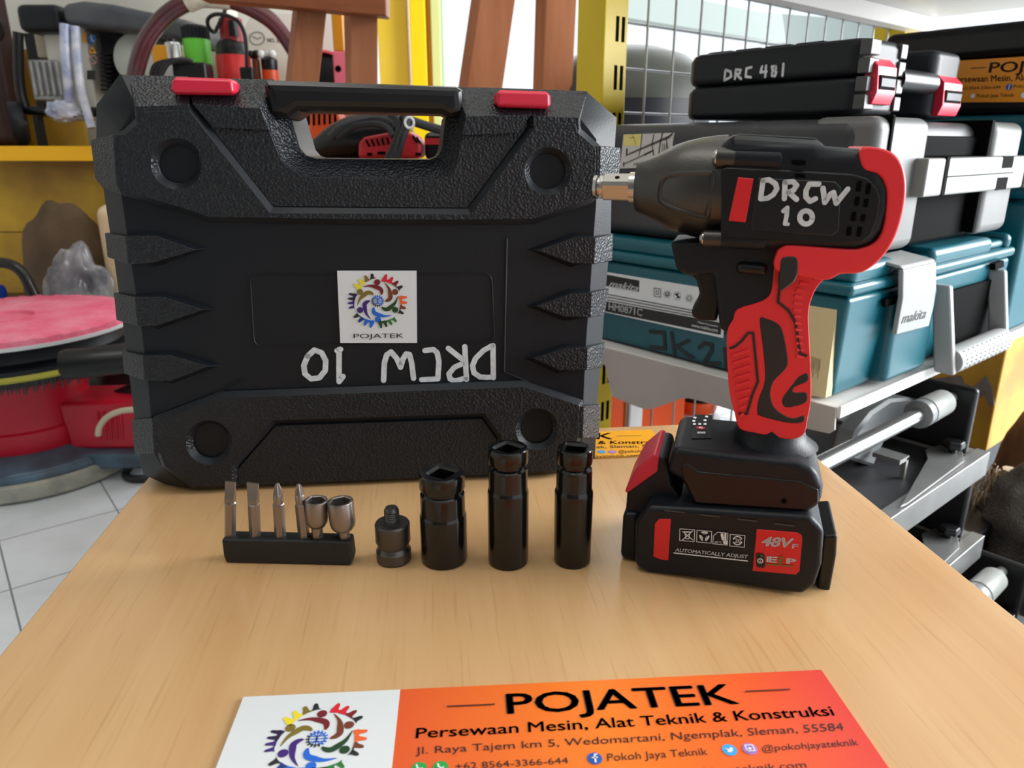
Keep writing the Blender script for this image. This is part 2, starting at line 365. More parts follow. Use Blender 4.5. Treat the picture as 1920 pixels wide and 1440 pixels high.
ringF = [cz(p, .003) for p in K.ys(F, .006)]; ringS = [cz(p) for p in K.ys(S, .022)]
bm = BM(); loft(bm, ringF, ringS)
bm.normal_update(); nx0, nx1, nz0 = K.y(484, 300).x, K.y(880, 300).x, K.y(600, 342).z
for f in bm.faces:
    c = f.calc_center_median()
    if len(f.verts) == 4 and nx0 < c.x < nx1 and c.z > nz0: f.material_index = 1
bodyA = obj('front_shell', bm, [blk, blk_tex], case, bevel=0.0016)
bm = BM()
cx = sum(p.x for p in ringS) / len(ringS); czz = sum(p.z for p in ringS) / len(ringS)
def ins(ring, k, y): return [Vector((p.x + (cx - p.x) * k, y, p.z if p.z < .012 else p.z + (czz - p.z) * k)) for p in ring]
loft(bm, ins(ringS, .003, .0255), ins(ringS, .006, .075), ins(ringS, .035, .098))
obj('rear_shell', bm, blk, case, bevel=0.002)
# raised grained panels of the front
yp = 0.0
circ = lambda px, py, r: [K.y(px + r * math.cos(2 * math.pi * k / 40), py + r * math.sin(2 * math.pi * k / 40), yp) for k in range(40)]
up = [(255, 198), (358, 194), (511, 388), (877, 391), (1006, 216), (1087, 220), (1092, 241), (1115, 261), (1128, 273), (1127, 318), (1122, 373), (1112, 382), (1005, 421), (837, 423), (640, 422), (390, 418), (345, 402), (228, 369), (217, 345), (210, 255), (213, 248), (227, 243), (250, 220)]
bm = BM(); plate_y(bm, [K.ys(up, yp), circ(331, 307, 36), circ(1028, 321, 33)], yp, .010, .0042)
tr = [(358, 193), (489, 203), (512, 262), (528, 302), (550, 321), (577, 331), (820, 336), (842, 328), (856, 306), (873, 217), (1006, 215), (877, 391), (511, 388)]
plate_y(bm, [K.ys(tr, .003)], .0036, .004, .0006)
lo = [(284, 784), (408, 737), (680, 727), (984, 716), (1094, 753), (1096, 762), (1093, 822), (1085, 850), (1052, 892), (930, 896), (932, 824), (904, 785), (516, 798), (446, 878), (446, 925), (360, 926), (300, 880), (289, 850)]
plate_y(bm, [[cz(p, .003) for p in K.ys(lo, yp)], circ(392, 830, 32), circ(1007, 805, 30)], yp, .010, .0042)
plate_y(bm, [[cz(p, .004) for p in K.ys([(446, 925), (446, 878), (516, 798), (904, 785), (932, 824), (930, 896)], .003)]], .0032, .005, .0006)
# side blocks that carry the panels round onto the flanks
def block(fr, bk, yb_=.0235):
    loft(bm, [cz(K.y(*p, yp + .0004), .002) for p in fr], [cz(K.y(*p, yb_), .001) for p in bk])
block([(212, 252), (250, 252), (250, 366), (229, 366), (218, 344)], [(169, 262), (240, 262), (240, 360), (193, 353), (178, 334)])
block([(1127, 273), (1126, 318), (1121, 373), (1090, 370), (1090, 276)], [(1164, 277), (1163, 318), (1150, 369), (1100, 368), (1100, 276)])
block([(285, 784), (320, 780), (320, 850), (289, 850)], [(246, 786), (300, 786), (300, 853), (252, 850)])
block([(1095, 762), (1093, 822), (1060, 822), (1060, 762)], [(1126, 758), (1123, 821), (1070, 821), (1070, 760)])
block([(255, 200), (356, 196), (356, 230), (255, 230)], [(240, 140), (352, 142), (352, 200), (250, 200)])
block([(1000, 218), (1086, 221), (1086, 250), (1000, 250)], [(900, 163), (1102, 170), (1095, 240), (990, 240)])
block([(360, 195), (488, 203), (505, 245), (400, 240)], [(350, 145), (516, 148), (530, 200), (390, 200)])
block([(874, 218), (996, 216), (970, 250), (866, 255)], [(852, 162), (1000, 166), (980, 210), (846, 210)])
# side ribs
ribs = [([(236, 443), (291, 442), (366, 469), (286, 493), (240, 496)], [(196, 437), (293, 432), (395, 465), (292, 502), (201, 482)]),
        ([(253, 557), (306, 557), (381, 581), (293, 611), (258, 611)], [(213, 549), (307, 547), (409, 579), (298, 619), (218, 600)]),
        ([(268, 667), (319, 666), (391, 687), (320, 714), (271, 713)], [(228, 657), (320, 656), (418, 685), (322, 722), (232, 700)]),
        ([(1117, 446), (1079, 445), (1007, 470), (1073, 494), (1115, 495)], [(1150, 438), (1070, 435), (984, 467), (1070, 503), (1148, 489)]),
        ([(1110, 549), (1072, 550), (1005, 574), (1057, 594), (1108, 595)], [(1142, 541), (1064, 540), (981, 573), (1055, 603), (1134, 590)]),
        ([(1102, 652), (1063, 652), (1000, 672), (1048, 694), (1101, 694)], [(1135, 642), (1050, 643), (978, 671), (1046, 703), (1130, 688)])]
for fr, bk in ribs:
    b = [K.y(*bk[0], .0235)] + [K.y(*p, .0075) for p in bk[1:4]] + [K.y(*bk[4], .0235)]
    loft(bm, K.ys(fr, yp), b, [Vector((q.x, .0245, q.z)) for q in b])
bmesh.ops.recalc_face_normals(bm, faces=bm.faces); bm.normal_update()
for f in bm.faces:
    if abs(f.normal.y) < .95 and abs(f.normal.z) > .25 and f.calc_center_median().y < .0085: f.material_index = 1
obj('raised_panels', bm, [blk_tex, blk], case, bevel=0.0008, seg=1, angle=30)
# label recess rim, mould line
bm = BM()
rim = [K.y(470, 515, .006), K.y(920, 513, .006), K.y(926, 640, .006), K.y(478, 648, .006)]
def rounded(q, r=.006, n=4):
    out = []
    for i in range(4):
        p, a, b = q[i], (q[i - 1] - q[i]).normalized(), (q[(i + 1) % 4] - q[i]).normalized()
        for k in range(n + 1):
            t = k / n; out.append(p + a * r * (1 - t) ** 2 + b * r * t ** 2)
    return out
rr = rounded(rim)
cxr = sum((p for p in rr), Vector()) / len(rr)
plate_y(bm, [[cxr + (p - cxr) * 1.012 for p in rr], rr], .0052, .002, .0003)
tube(bm, [K.y(950, 447, .0056), K.y(945, 697, .0056), K.y(990, 716, .0056)], .0009, 6)
tube(bm, [K.y(457, 709, .0056), K.y(408, 736, .0056)], .0009, 6)
obj('mould_lines', bm, blk, case)
# handle
bm = BM()
hp = [(497, 149), (680, 155), (856, 161), (868, 168), (872, 214), (846, 222), (828, 213), (690, 210), (560, 208), (540, 222), (503, 216), (492, 160)]
plate_y(bm, [K.ys(hp, .006)], .006, .062, .0065, 2)
obj('handle', bm, blk_s, case, angle=25)
# latches
for q in ([(319, 143), (436, 147), (441, 178), (317, 176)], [(930, 168), (1033, 171), (1034, 204), (928, 200)]):
    f = K.ys(q, -.001); dz = f[0].z - f[3].z
    bm = BM(); loft(bm, f, [Vector((p.x, .052, p.z)) for p in f])
    top = [Vector((p.x, .03, p.z)) for p in f]
    obj('latch', bm, red_lat, case, bevel=0.003, seg=1)['label'] = 'red latch'
# sticker with crest, painted marks
ys = .0042
q = [K.y(632, 508, ys), K.y(781, 508, ys), K.y(782, 643, ys), K.y(638, 643, ys)]
bm = BM(); loft(bm, [Vector((p.x, ys, p.z)) for p in q], [Vector((p.x, ys + .0012, p.z)) for p in q])
st = obj('sticker', bm, stick, case); st['label'] = 'white sticker with round coloured crest'
yn = ys - .0004
bm = BM(); g = K.y(708, 564.5, yn); logo(bm, g, K.y(763, 564.5, yn) - g, K.y(708, 512.5, yn) - g); obj('crest', bm, INKS, st, smooth=False, fix=False)
bm = BM(); text(bm, 'POJATEK', K.y(663, 637, yn), K.y(757, 636, yn), K.y(663, 626, yn), full=True); obj('lettering', bm, blk_ink, st, smooth=False, fix=False)
c8 = crop(600, 480, 4.8); ns = (0, -1, 0)
def kst(pts, w, y=.0058): stroke(bm, [K.y(*c8(a, b), y) for a, b in pts], w, ns)
bm = BM(); w = .0041
kst([(1556, 805), (1560, 1095)], w); kst([(1545, 808), (1470, 850), (1400, 920), (1372, 985), (1385, 1050), (1440, 1088), (1500, 1092), (1560, 1088)], w)          # D
kst([(1303, 815), (1318, 1110)], w); kst([(1312, 955), (1210, 1000), (1160, 1060), (1170, 1105), (1215, 1125), (1318, 1095)], w); kst([(1300, 945), (1155, 830)], w)  # R
kst([(945, 850), (1020, 840), (1055, 870), (1070, 950), (1060, 1105), (915, 1112)], w)                                                        # C
kst([(572, 1118), (580, 960), (600, 890), (640, 862), (690, 920), (725, 1000), (745, 930), (775, 880), (805, 885), (825, 960), (842, 1100)], w)   # W
kst([(172, 840), (172, 1120)], w); kst([(155, 852), (185, 838)], w); kst([(172, 1130), (208, 1082)], w)                                      # 1
kst([(-50, 845), (15, 870), (52, 940), (48, 1030), (-5, 1095), (-80, 1105), (-135, 1060), (-145, 985), (-110, 900)], w, ); kst([(-110, 900), (-50, 845)], w)
obj('painted_marks', bm, mark_w, case, smooth=False, fix=False)['label'] = 'white hand painted letters, upside down'
# ------------------------------------------------------------------ printed shop signs lying on the table
def sign_mat(name, stops):
    m = bpy.data.materials.new(name); m.use_nodes = True; nt = m.node_tree; b = nt.nodes['Principled BSDF']
    tc = nt.nodes.new('ShaderNodeTexCoord'); sx = nt.nodes.new('ShaderNodeSeparateXYZ'); rp = nt.nodes.new('ShaderNodeValToRGB')
    nt.links.new(tc.outputs['Generated'], sx.inputs[0]); nt.links.new(sx.outputs['X'], rp.inputs['Fac'])
    e = rp.color_ramp.elements
    e[0].position, e[0].color = stops[0][0], (*stops[0][1], 1); e[1].position, e[1].color = stops[-1][0], (*stops[-1][1], 1)
    for p, c in stops[1:-1]:
        n = e.new(p); n.color = (*c, 1)
    nt.links.new(rp.outputs['Color'], b.inputs['Base Color']); b.inputs['Roughness'].default_value = 0.38
    return m
sg_or = sign_mat('orange_sign_print', [(0.0, s2l(214, 84, 36)), (0.45, s2l(236, 120, 28)), (0.75, s2l(232, 96, 40)), (1.0, s2l(214, 56, 46))])
sg_ye = mat('amber_sign_print', s2l(240, 166, 28), 0.4)
ICO = [mat('icon_green', s2l(40, 150, 70), .5), mat('icon_navy', s2l(40, 88, 170), .5), mat('icon_sky', s2l(60, 160, 220), .5), mat('icon_rose', s2l(170, 120, 190), .5), wht_ink]
tl = at_z(457, 1311, TZ); tr_ = at_z(1539, 1260, TZ)
G = Frame(tl, math.degrees(math.atan2(tr_.y - tl.y, tr_.x - tl.x)))
sw = (tr_ - tl).length; sh = 0.098; sd = G.z(751, 1296).x
sign = thing('shop_sign', 'orange and white printed sign lying flat at the front edge of the table', 'sign', G)
bm = BM(); box(bm, 0, sd, -sh, 0, 0.0002, 0.0014); obj('white_panel', bm, stick, sign)
bm = BM(); box(bm, sd, sw, -sh, 0, 0.0002, 0.0014); obj('orange_panel', bm, sg_or, sign)
zt = 0.0016
bm = BM(); g = G.z(594, 1385, zt); ru = G.z(688, 1380, zt) - g; logo(bm, g, Vector((ru.x, 0, 0)), Vector((0, abs(G.z(598, 1318, zt).y - g.y), 0))); obj('crest', bm, INKS, sign, smooth=False, fix=False)
def stx(bm, s, bl, br, tl_, tr_2=None, fr=None, z=None, **k):
    fr = fr or G; z = zt if z is None else z
    text(bm, s, fr.z(*bl, z), fr.z(*br, z), fr.z(*tl_, z), fr.z(*tr_2, z) if tr_2 else None, **k)
bm = BM()
stx(bm, 'POJATEK', (950, 1338), (1388, 1319), (947, 1299), (1369, 1280), bold=0.018)
stroke(bm, [G.z(839, 1325, zt), G.z(927, 1321, zt)], .0007, (0, 0, 1)); stroke(bm, [G.z(1398, 1297, zt), G.z(1480, 1293, zt)], .0007, (0, 0, 1))
stx(bm, 'Persewaan Mesin, Alat Teknik & Konstruksi', (779, 1384), (1566, 1341), (781, 1364), (1556, 1322), bold=0.012)
stx(bm, 'Jl. Raya Tajem km 5, Wedomartani, Ngemplak, Sleman, 55584', (779, 1414), (1583, 1369), (779, 1400), (1579, 1354))
stx(bm, '+62 8564-3366-644', (855, 1443), (1066, 1431), (853, 1430), (1064, 1419))
stx(bm, 'Pokoh Jaya Teknik', (1139, 1427), (1328, 1415), (1138, 1412), (1324, 1401))
stx(bm, '@pokohjayateknik', (1429, 1409), (1611, 1397), (1428, 1397), (1606, 1384))
stx(bm, 'pokohjayateknik.com', (1256, 1456), (1513, 1439), (1255, 1443), (1509, 1426))
obj('lettering', bm, mat('dark_maroon_print', (.02, .008, .01), .5), sign, smooth=False, fix=False)
bm = BM()
for (px, py), mi in (((786, 1440), 0), ((826, 1438), 0), ((1115, 1422), 1), ((1368, 1406), 2), ((1406, 1404), 3)):
    c = G.z(px, py, zt); disc(bm, c, .0033, (1, 0, 0), (0, 1, 0), mi)
    c2_ = c + Vector((0, 0, .0002))
    if mi == 1: stroke(bm, [c2_ + Vector((.0012, .0018, 0)), c2_ + Vector((.0002, .0016, 0)), c2_ + Vector((0, -.0024, 0))], .0008, (0, 0, 1), 4); stroke(bm, [c2_ + Vector((-.001, 0, 0)), c2_ + Vector((.0011, 0, 0))], .0007, (0, 0, 1), 4)
    elif mi == 3: stroke(bm, [c2_ + Vector((a * .0017, b * .0017, 0)) for a, b in ((-1, -1), (1, -1), (1, 1), (-1, 1))], .0005, (0, 0, 1), 4, closed=True); disc(bm, c2_, .0008, (1, 0, 0), (0, 1, 0), 4)
    elif mi == 2: poly(bm, [c2_ + Vector((a * .002, b * .002, 0)) for a, b in ((-1, .5), (-.1, .1), (.3, .7), (.8, .5), (.7, -.3), (0, -.8), (-.9, -.6), (-.4, -.3))], 4)
    else: stroke(bm, [c2_ + Vector((a * .0014, b * .0014, 0)) for a, b in ((-.8, .9), (-.6, -.1), (.3, -.8), (.9, -.5))], .0007, (0, 0, 1), 4)
obj('icons', bm, ICO, sign, smooth=False, fix=False)
q = [T.z(1096, 862, 0), T.z(1252, 858, 0), T.z(1252, 806, 0), T.z(1118, 809, 0)]
q = [Vector((p.x, p.y, 0)) for p in (T.z(1096, 861), T.z(1252, 859), T.z(1257, 806), T.z(1121, 809))]
sgn2 = thing('shop_sign', 'amber printed sign lying at the back edge of the table behind the wrench', 'sign', T)
bm = BM(); prism_z(bm, [(q[0].x, q[0].y), (q[1].x + .004, q[0].y), (q[1].x + .004, q[2].y), (q[0].x, q[2].y)], .0002, .0012); obj('amber_panel', bm, sg_ye, sgn2)
bm = BM(); A = dict(fr=T, z=.0014)
stx(bm, 'K', (1118, 823), (1149, 823), (1120, 811), (1149, 811), bold=.015, **A); stroke(bm, [T.z(1157, 817.6, .0014), T.z(1202, 817, .0014)], .0006, (0, 0, 1))
stx(bm, '& Konstruksi', (1121, 832.5), (1247, 831.5), (1122, 826), **A, bold=.012); stx(bm, 'lak, Sleman, 55584', (1115, 840.5), (1248, 838), (1115, 835), **A)
stx(bm, '@pokohjayateknik', (1160, 849), (1250, 847), (1160, 843.5), **A); stx(bm, 'jayateknik.com', (1114, 858), (1199, 856), (1114, 852.5), **A)
obj('lettering', bm, blk_ink, sgn2, smooth=False, fix=False)
bm = BM(); disc(bm, T.z(1128, 847, .0014), .0035, (1, 0, 0), (0, 1, 0), 2); disc(bm, T.z(1148, 847, .0014), .0035, (1, 0, 0), (0, 1, 0), 3); obj('icons', bm, ICO, sgn2, smooth=False, fix=False)
# ------------------------------------------------------------------ cordless impact wrench
a_, b_ = at_z(1195, 1073, TZ), at_z(1490, 1119, TZ)
_o = (a_ + b_) / 2; rz = math.atan2(b_.y - a_.y, b_.x - a_.x)
HB = 0.037
D = Frame(_o + Vector((-math.sin(rz), math.cos(rz), 0)) * HB, math.degrees(rz))
wr = thing('impact_wrench', 'red and black cordless impact wrench standing upright on its battery', 'impact wrench', D)
gear = mat('dark_cast_metal', (0.075, 0.072, 0.068), 0.36, 0.85, bump=0.05, bscale=700)
steel = mat('anvil_steel', (0.50, 0.48, 0.46), 0.25, 1.0)
rub_b = mat('black_rubber_grip', (0.012, 0.012, 0.013), 0.5, bump=0.1, bscale=1200)
def dy(pts, off=0.0): return D.ys(pts, -off)
# gear case and anvil
A0 = D.y(1194, 351, 0); A1 = D.y(1360, 353.5, 0); ad = (A1 - A0).normalized()
zq = Vector((1, 0, 0)).rotation_difference(ad).to_matrix().to_4x4()
MA = Matrix.Translation(A0) @ zq @ AX
def rad(px, top, bot): return (D.y(px, top).z - D.y(px, bot).z) / 2, (D.y(px, (top + bot) / 2) - A0).dot(ad)
prof = [(0.008, -.0005)] + [(rad(1199, 306, 396)[0], 0.0), rad(1199, 302, 401), rad(1215, 297, 407), rad(1240, 288, 422), rad(1262, 278, 436), rad(1285, 271, 445), rad(1310, 264, 450), rad(1338, 258, 453), rad(1358, 256, 454)]
bm = BM(); lathe(bm, prof, 64, MA)
gc = obj('gear_case', bm, gear, wr, angle=32); gc['label'] = 'dark metal nose'
bm = BM(); w = .0275
pad = [(1246, 333), (1268, 327), (1328, 325), (1336, 332), (1328, 396), (1322, 405), (1280, 396), (1243, 380), (1238, 360)]
stroke(bm, [p + Vector((0, -.0045 * i / 8 * (1 if i < 5 else 8 / 3 * (9 - i) / 8 * 1.0), 0)) for i, p in enumerate(dy(pad, .0235))], .0001, (0, -1, 0)) if False else None
pp = [(p, (p.x - A0.x)) for p in dy(pad, .026)]
for p, dx in pp: pass
def on_cone(px, py):                           # a point on the visible flank of the gear case
    for k in range(60):
        y = -.034 + k * .0006; p = D.y(px, py, y); h = (p - A0).dot(ad); r = ((p - A0) - ad * h).length
        rr_ = 0
        for (r0, h0), (r1, h1) in zip(prof[1:], prof[2:]):
            if h0 <= h <= h1: rr_ = r0 + (r1 - r0) * (h - h0) / max(h1 - h0, 1e-6)
        if rr_ and r <= rr_: return p
    return D.y(px, py, -.02)
ring = smooth_path([on_cone(*p) for p in pad], 3, closed=True); tube(bm, ring, .0015, 8, closed=True)
obj('flank_ridge', bm, gear, gc)
bm = BM()
sqs = .0062
MB_ = MA @ Matrix.Rotation(R(28), 4, 'Z')
L = (D.y(1199, 350) - D.y(1134, 350)).length
for s0, s1, z0, z1 in ((sqs, sqs, -L, .004),):
    loft(bm, *[[MB_ @ Vector((x * k, y * k, z)) for x, y in ((s0, s0 * .72), (s0 * .72, s0), (-s0 * .72, s0), (-s0, s0 * .72), (-s0, -s0 * .72), (-s0 * .72, -s0), (s0 * .72, -s0), (s0, -s0 * .72))] for k, z in ((.86, z0), (1, z0 + .0012), (1, z1))])
lathe(bm, [(.0085, -.004), (.0085, .002)], 32, MA)
an = obj('anvil', bm, steel, wr, angle=25); an['label'] = 'bright steel square drive'
bm = BM(); lathe(bm, [(.004, -L - .0052), (.0062, -L - .0048), (.0066, -L - .003), (.0052, -L - .0022), (.0052, -L - .0014), (.0066, -L - .001), (.0062, -L + .001)], 32, MA); obj('retaining_ring', bm, steel, an)
bm = BM(); ax_ = max(((MB_.to_3x3() @ Vector(v)), v) for v in ((1, 0, 0), (-1, 0, 0), (0, 1, 0), (0, -1, 0)) ) if False else max([Vector(v) for v in ((1, 0, 0), (-1, 0, 0), (0, 1, 0), (0, -1, 0))], key=lambda v: (MB_.to_3x3() @ v).dot(Vector((0, -.55, .84))))
Mh = MB_ @ Matrix.Translation((0, 0, -L * .55)) @ Vector((0, 0, 1)).rotation_difference(ax_).to_matrix().to_4x4(); lathe(bm, [(.0014, sqs - .001), (.0014, sqs + .0002)], 16, Mh); obj('pin_hole', bm, hole, an)
# motor housing
HM = .0285
hsg = [(1350, 262), (1378, 253), (1524, 262), (1540, 274), (1606, 279), (1640, 300), (1662, 340), (1662, 385), (1648, 425), (1628, 456), (1590, 466), (1480, 462), (1352, 454)]
bm = BM(); prism_y(bm, dy(hsg), -HM, HM); obj('motor_housing', bm, blk, wr, bevel=.0085, seg=4)
bm = BM(); plate_y(bm, [dy([(1352, 318), (1362, 313), (1466, 318), (1600, 326), (1626, 334), (1644, 352), (1651, 372), (1646, 408), (1634, 440), (1616, 455), (1580, 458), (1352, 446)], HM)], -HM - .0012, .003, .0008)
sp_ = obj('side_panel', bm, blk_s, wr)
bm = BM(); plate_y(bm, [dy([(1422, 333), (1565, 340), (1576, 350), (1572, 432), (1560, 441), (1412, 433), (1408, 420)], HM)], -HM - .0020, .002, .0005); obj('name_plate', bm, mat('gloss_black_plate', (.008, .008, .009), .28), wr)
bm = BM(); rp_ = dy([(1378, 254), (1378, 300), (1470, 305), (1500, 276), (1528, 274), (1534, 266), (1524, 259), (1384, 250)], 0)
prism_y(bm, dy([(1377, 257), (1383, 251), (1523, 259), (1536, 270), (1540, 284), (1480, 282), (1377, 278)], 0), -.021, .021); obj('top_rib', bm, blk_s, wr, bevel=.004, seg=2)
# screw bosses
for x0, x1, x2, yc, rr_ in ((1336, 1378, 1466, 297, .0056), (1312, 1352, 1437, 448, .0049)):
    p0 = D.y(x0, yc - 1, -HM * .86); p1 = D.y(x1, yc, -HM * .86); p2 = D.y(x2, yc + 4, -HM * .86)
    bm = BM(); tube(bm, [p1, p1 + (p2 - p1) * .96, p2], [rr_, rr_, rr_ * .8], 20); b0 = obj('screw_boss', bm, blk, wr)
    bm = BM(); tube(bm, [p0 + (p1 - p0) * .18, p1], rr_ * .98, 20); obj('boss_collar', bm, gear, b0)
    bm = BM(); tube(bm, [p0, p0 + (p1 - p0) * .12, p0 + (p1 - p0) * .2], [rr_ * .5, rr_ * .75, rr_ * .75], 16); obj('screw_head', bm, steel, b0)
# red stripe, vents, slots, painted letters
yo = HM + .0015
bm = BM(); plate_y(bm, [dy([(1384, 332), (1413, 335), (1398, 417), (1366, 414)], yo)], -yo - .0004, .002, .0005); obj('stripe', bm, red_ink, wr)['label'] = 'red bar on the side'
bm = BM(); cc = crop(1400, 260, 6.4)
for X, Y, h in ((1345, 570, 135), (1458, 600, 140), (1322, 750, 115), (1430, 772, 105), (1282, 935, 115), (1396, 950, 90), (1228, 1110, 115), (1350, 1115, 125)):
    px, py = cc(X, Y); dxs = h / 6.4 / 2
    plate_y(bm, [rounded(dy([(px - 4 + dxs * .1, py - dxs), (px + 5.5 + dxs * .1, py - dxs), (px + 4.5 - dxs * .1, py + dxs), (px - 5 - dxs * .1, py + dxs)], yo), .0009, 3)], -yo - .0001, .0012, .0002)
for px, py, w_, h_ in ((1498, 304, 26, 9), (1500, 329, 20, 7), (1480, 434, 19, 6)):
    plate_y(bm, [rounded(dy([(px - w_ / 2, py - h_ / 2), (px + w_ / 2, py - h_ / 2 + 1), (px + w_ / 2, py + h_ / 2 + 1), (px - w_ / 2, py + h_ / 2)], yo), .0008, 3)], -yo - .0001, .0015, .0002)
obj('vents', bm, hole, wr)['label'] = 'dark vent slots'
yl = HM + .0022
def dst(pts, w): stroke(bm, [D.y(*cc(a, b), -yl) for a, b in pts], w, (0, -1, 0))
bm = BM(); w = .0026
dst([(195, 505), (168, 712)], w); dst([(195, 502), (265, 492), (345, 540), (362, 600), (320, 670), (250, 715), (168, 722)], w)
dst([(460, 525), (452, 720)], w); dst([(462, 522), (555, 515), (600, 560), (560, 620), (500, 640)], w); dst([(500, 640), (598, 728)], w)
dst([(865, 545), (750, 545), (712, 620), (710, 700), (760, 752), (825, 720)], w)
dst([(915, 595), (937, 765), (1005, 665), (1040, 645), (1075, 775), (1130, 705), (1212, 605)], w)
dst([(440, 868), (488, 828), (478, 930), (460, 1020)], w * .85); dst([(455, 1022), (495, 1025)], w * .7)
dst([(712 + 76 * math.cos(R(t)), 945 + 80 * math.sin(R(t))) for t in range(0, 360, 24)], w, ) if False else stroke(bm, [D.y(*cc(712 + 76 * math.cos(R(t)), 945 + 80 * math.sin(R(t))), -yl) for t in range(0, 360, 24)], w, (0, -1, 0), closed=True)
obj('painted_letters', bm, mark_w, wr, smooth=False, fix=False)['label'] = 'white hand painted letters and digits'
# trigger housing, trigger, direction switch
bm = BM(); prism_y(bm, dy([(1262, 446), (1272, 492), (1278, 501), (1296, 507), (1340, 505), (1352, 606), (1368, 612), (1386, 574), (1445, 550), (1470, 470), (1470, 446)]), -.019, .019); obj('trigger_housing', bm, blk, wr, bevel=.005, seg=3)
bm = BM(); prism_y(bm, dy([(1294, 504), (1308, 524), (1313, 545), (1308, 560), (1298, 576), (1299, 588), (1310, 596), (1345, 597), (1352, 560), (1345, 504)]), -.0085, .0085); obj('trigger', bm, blk_s, wr, bevel=.003, seg=3)
bm = BM(); a0, a1 = D.y(1393, 502, -.0195), D.y(1427, 505, -.0195); tube(bm, smooth_path([a0, (a0 + a1) / 2, a1], 3), .0034, 14); ball(bm, a0, .0034, .0034, .0034); ball(bm, a1, .0034, .0034, .0034); obj('direction_switch', bm, blk_s, wr)
# red overmould: back of the head and grip
head = [(1607, 277), (1641, 276), (1669, 288), (1685, 314), (1691, 355), (1684, 405), (1668, 449), (1643, 483), (1612, 505), (1574, 508), (1548, 520), (1536, 534), (1500, 560), (1441, 560), (1447, 500), (1455, 468), (1464, 458), (1484, 454), (1580, 461), (1611, 459), (1636, 446), (1649, 417), (1654, 366), (1649, 340), (1636, 324), (1611, 313)]
inner_ = dy(head, .0)
bm = BM()
hs = [(1607, 277), (1641, 276), (1669, 288), (1685, 314), (1691, 355), (1684, 405), (1668, 449), (1643, 483), (1612, 505), (1574, 508)]
# back of head as a thick shell, grip as a narrower one
vsA = dy([(1607, 278), (1641, 277), (1669, 289), (1685, 314), (1690, 355), (1682, 405), (1666, 449), (1641, 483), (1610, 504), (1572, 507), (1546, 518), (1500, 512), (1452, 500), (1455, 468), (1464, 458), (1484, 454), (1580, 461), (1611, 459), (1637, 446), (1650, 417), (1655, 366), (1650, 340), (1637, 324), (1611, 314)], HM * .55)
vsA = smooth_path(vsA, 4, closed=True); prism_y(bm, vsA, -HM - .0006, HM + .0006)
obj('rear_overmould', bm, red_rub, wr, bevel=.009, seg=4)['label'] = 'red rubber back of the head'
GW = .0195
grip = [(1452, 480), (1500, 480), (1560, 492), (1560, 508), (1538, 519), (1522, 542), (1513, 574), (1514, 620), (1517, 680), (1517, 737), (1511, 772), (1506, 796), (1493, 806), (1472, 808), (1445, 803), (1415, 797), (1387, 789), (1378, 761), (1369, 725), (1365, 678), (1364, 614), (1375, 590), (1383, 571), (1422, 558), (1441, 546), (1447, 525), (1450, 489)]
bm = BM(); prism_y(bm, smooth_path(dy(grip, GW * .3), 3, closed=True), -GW, GW)
gp = obj('grip', bm, red_rub, wr, bevel=.007, seg=4); gp['label'] = 'red rubber grip'
c6 = crop(1150, 560, 4.236); c5 = crop(1110, 230, 3.2); yg = -GW - .0004
bm = BM()
inl = [[(1469, 482), (1492, 482), (1496, 499), (1493, 520), (1482, 533), (1461, 543), (1463, 496)],
       [c6(*p) for p in [(1160, 165), (1220, 157), (1305, 195), (1350, 265), (1388, 480), (1368, 560), (1275, 660), (1250, 760), (1280, 860), (1370, 930), (1440, 945), (1515, 925), (1515, 975), (1450, 992), (1350, 982), (1170, 935), (1140, 900), (1150, 800), (1200, 650), (1190, 430)]],
       [c6(*p) for p in [(1545, 590), (1475, 615), (1420, 680), (1342, 790), (1350, 850), (1400, 865), (1530, 825), (1535, 745), (1440, 742), (1432, 715), (1470, 690), (1545, 655)]]]
for j, l in enumerate(inl): plate_y(bm, [smooth_path(dy(l, HM if j == 0 else GW), 4, closed=True)], -HM - .0012 if j == 0 else yg, .012 if j == 0 else .003, .0006)
obj('grip_inlay', bm, rub_b, gp)['label'] = 'black rubber inlay'
bm = BM()
for pts in ([c6(*p) for p in [(930, 392), (965, 382), (1020, 335), (1072, 272), (1110, 272), (1148, 660), (1108, 750), (1060, 915), (1000, 912)]],
            [c5(*p) for p in [(1125, 990), (1115, 1075), (1180, 1128), (1220, 1200), (1248, 1385), (1285, 1398)]]):
    stroke(bm, [D.y(*p, yg) for p in pts], .0014, (0, -1, 0))
stroke(bm, [D.y(*c5(*p), -GW - .0004) for p in [(1235, 890), (1290, 912), (1330, 935)]], .0009, (0, -1, 0))
obj('grip_seam', bm, rub_b, gp, smooth=False, fix=False)
bm = BM()
for k in range(9):
    y0 = 455 + k * 60; xa = 945 + (k * 6 if k < 6 else 20 + k * 5); xb = 1085 if k < 5 else 1110 - (k - 4) * 18
    tube(bm, [D.y(*c6(xa, y0), yg), D.y(*c6(xb, y0 - 48 + k * 3), yg)], .0011, 8)
for k in range(12):
    px, py = 1507 + (k * 3 if k > 99 else 0), 530 + k * 12.5
    xr_ = [1527, 1520, 1515, 1513, 1512, 1512, 1513, 1514, 1515, 1515, 1516, 1516][k]
    tube(bm, [D.y(xr_ - 28 + min(k, 5), py, yg + .0004), D.y(xr_ - 12, py + 2, yg + .001), D.y(xr_ - 4, py + 4, yg + .006)], .0012, 8)
obj('grip_ribs', bm, red_rub, gp)
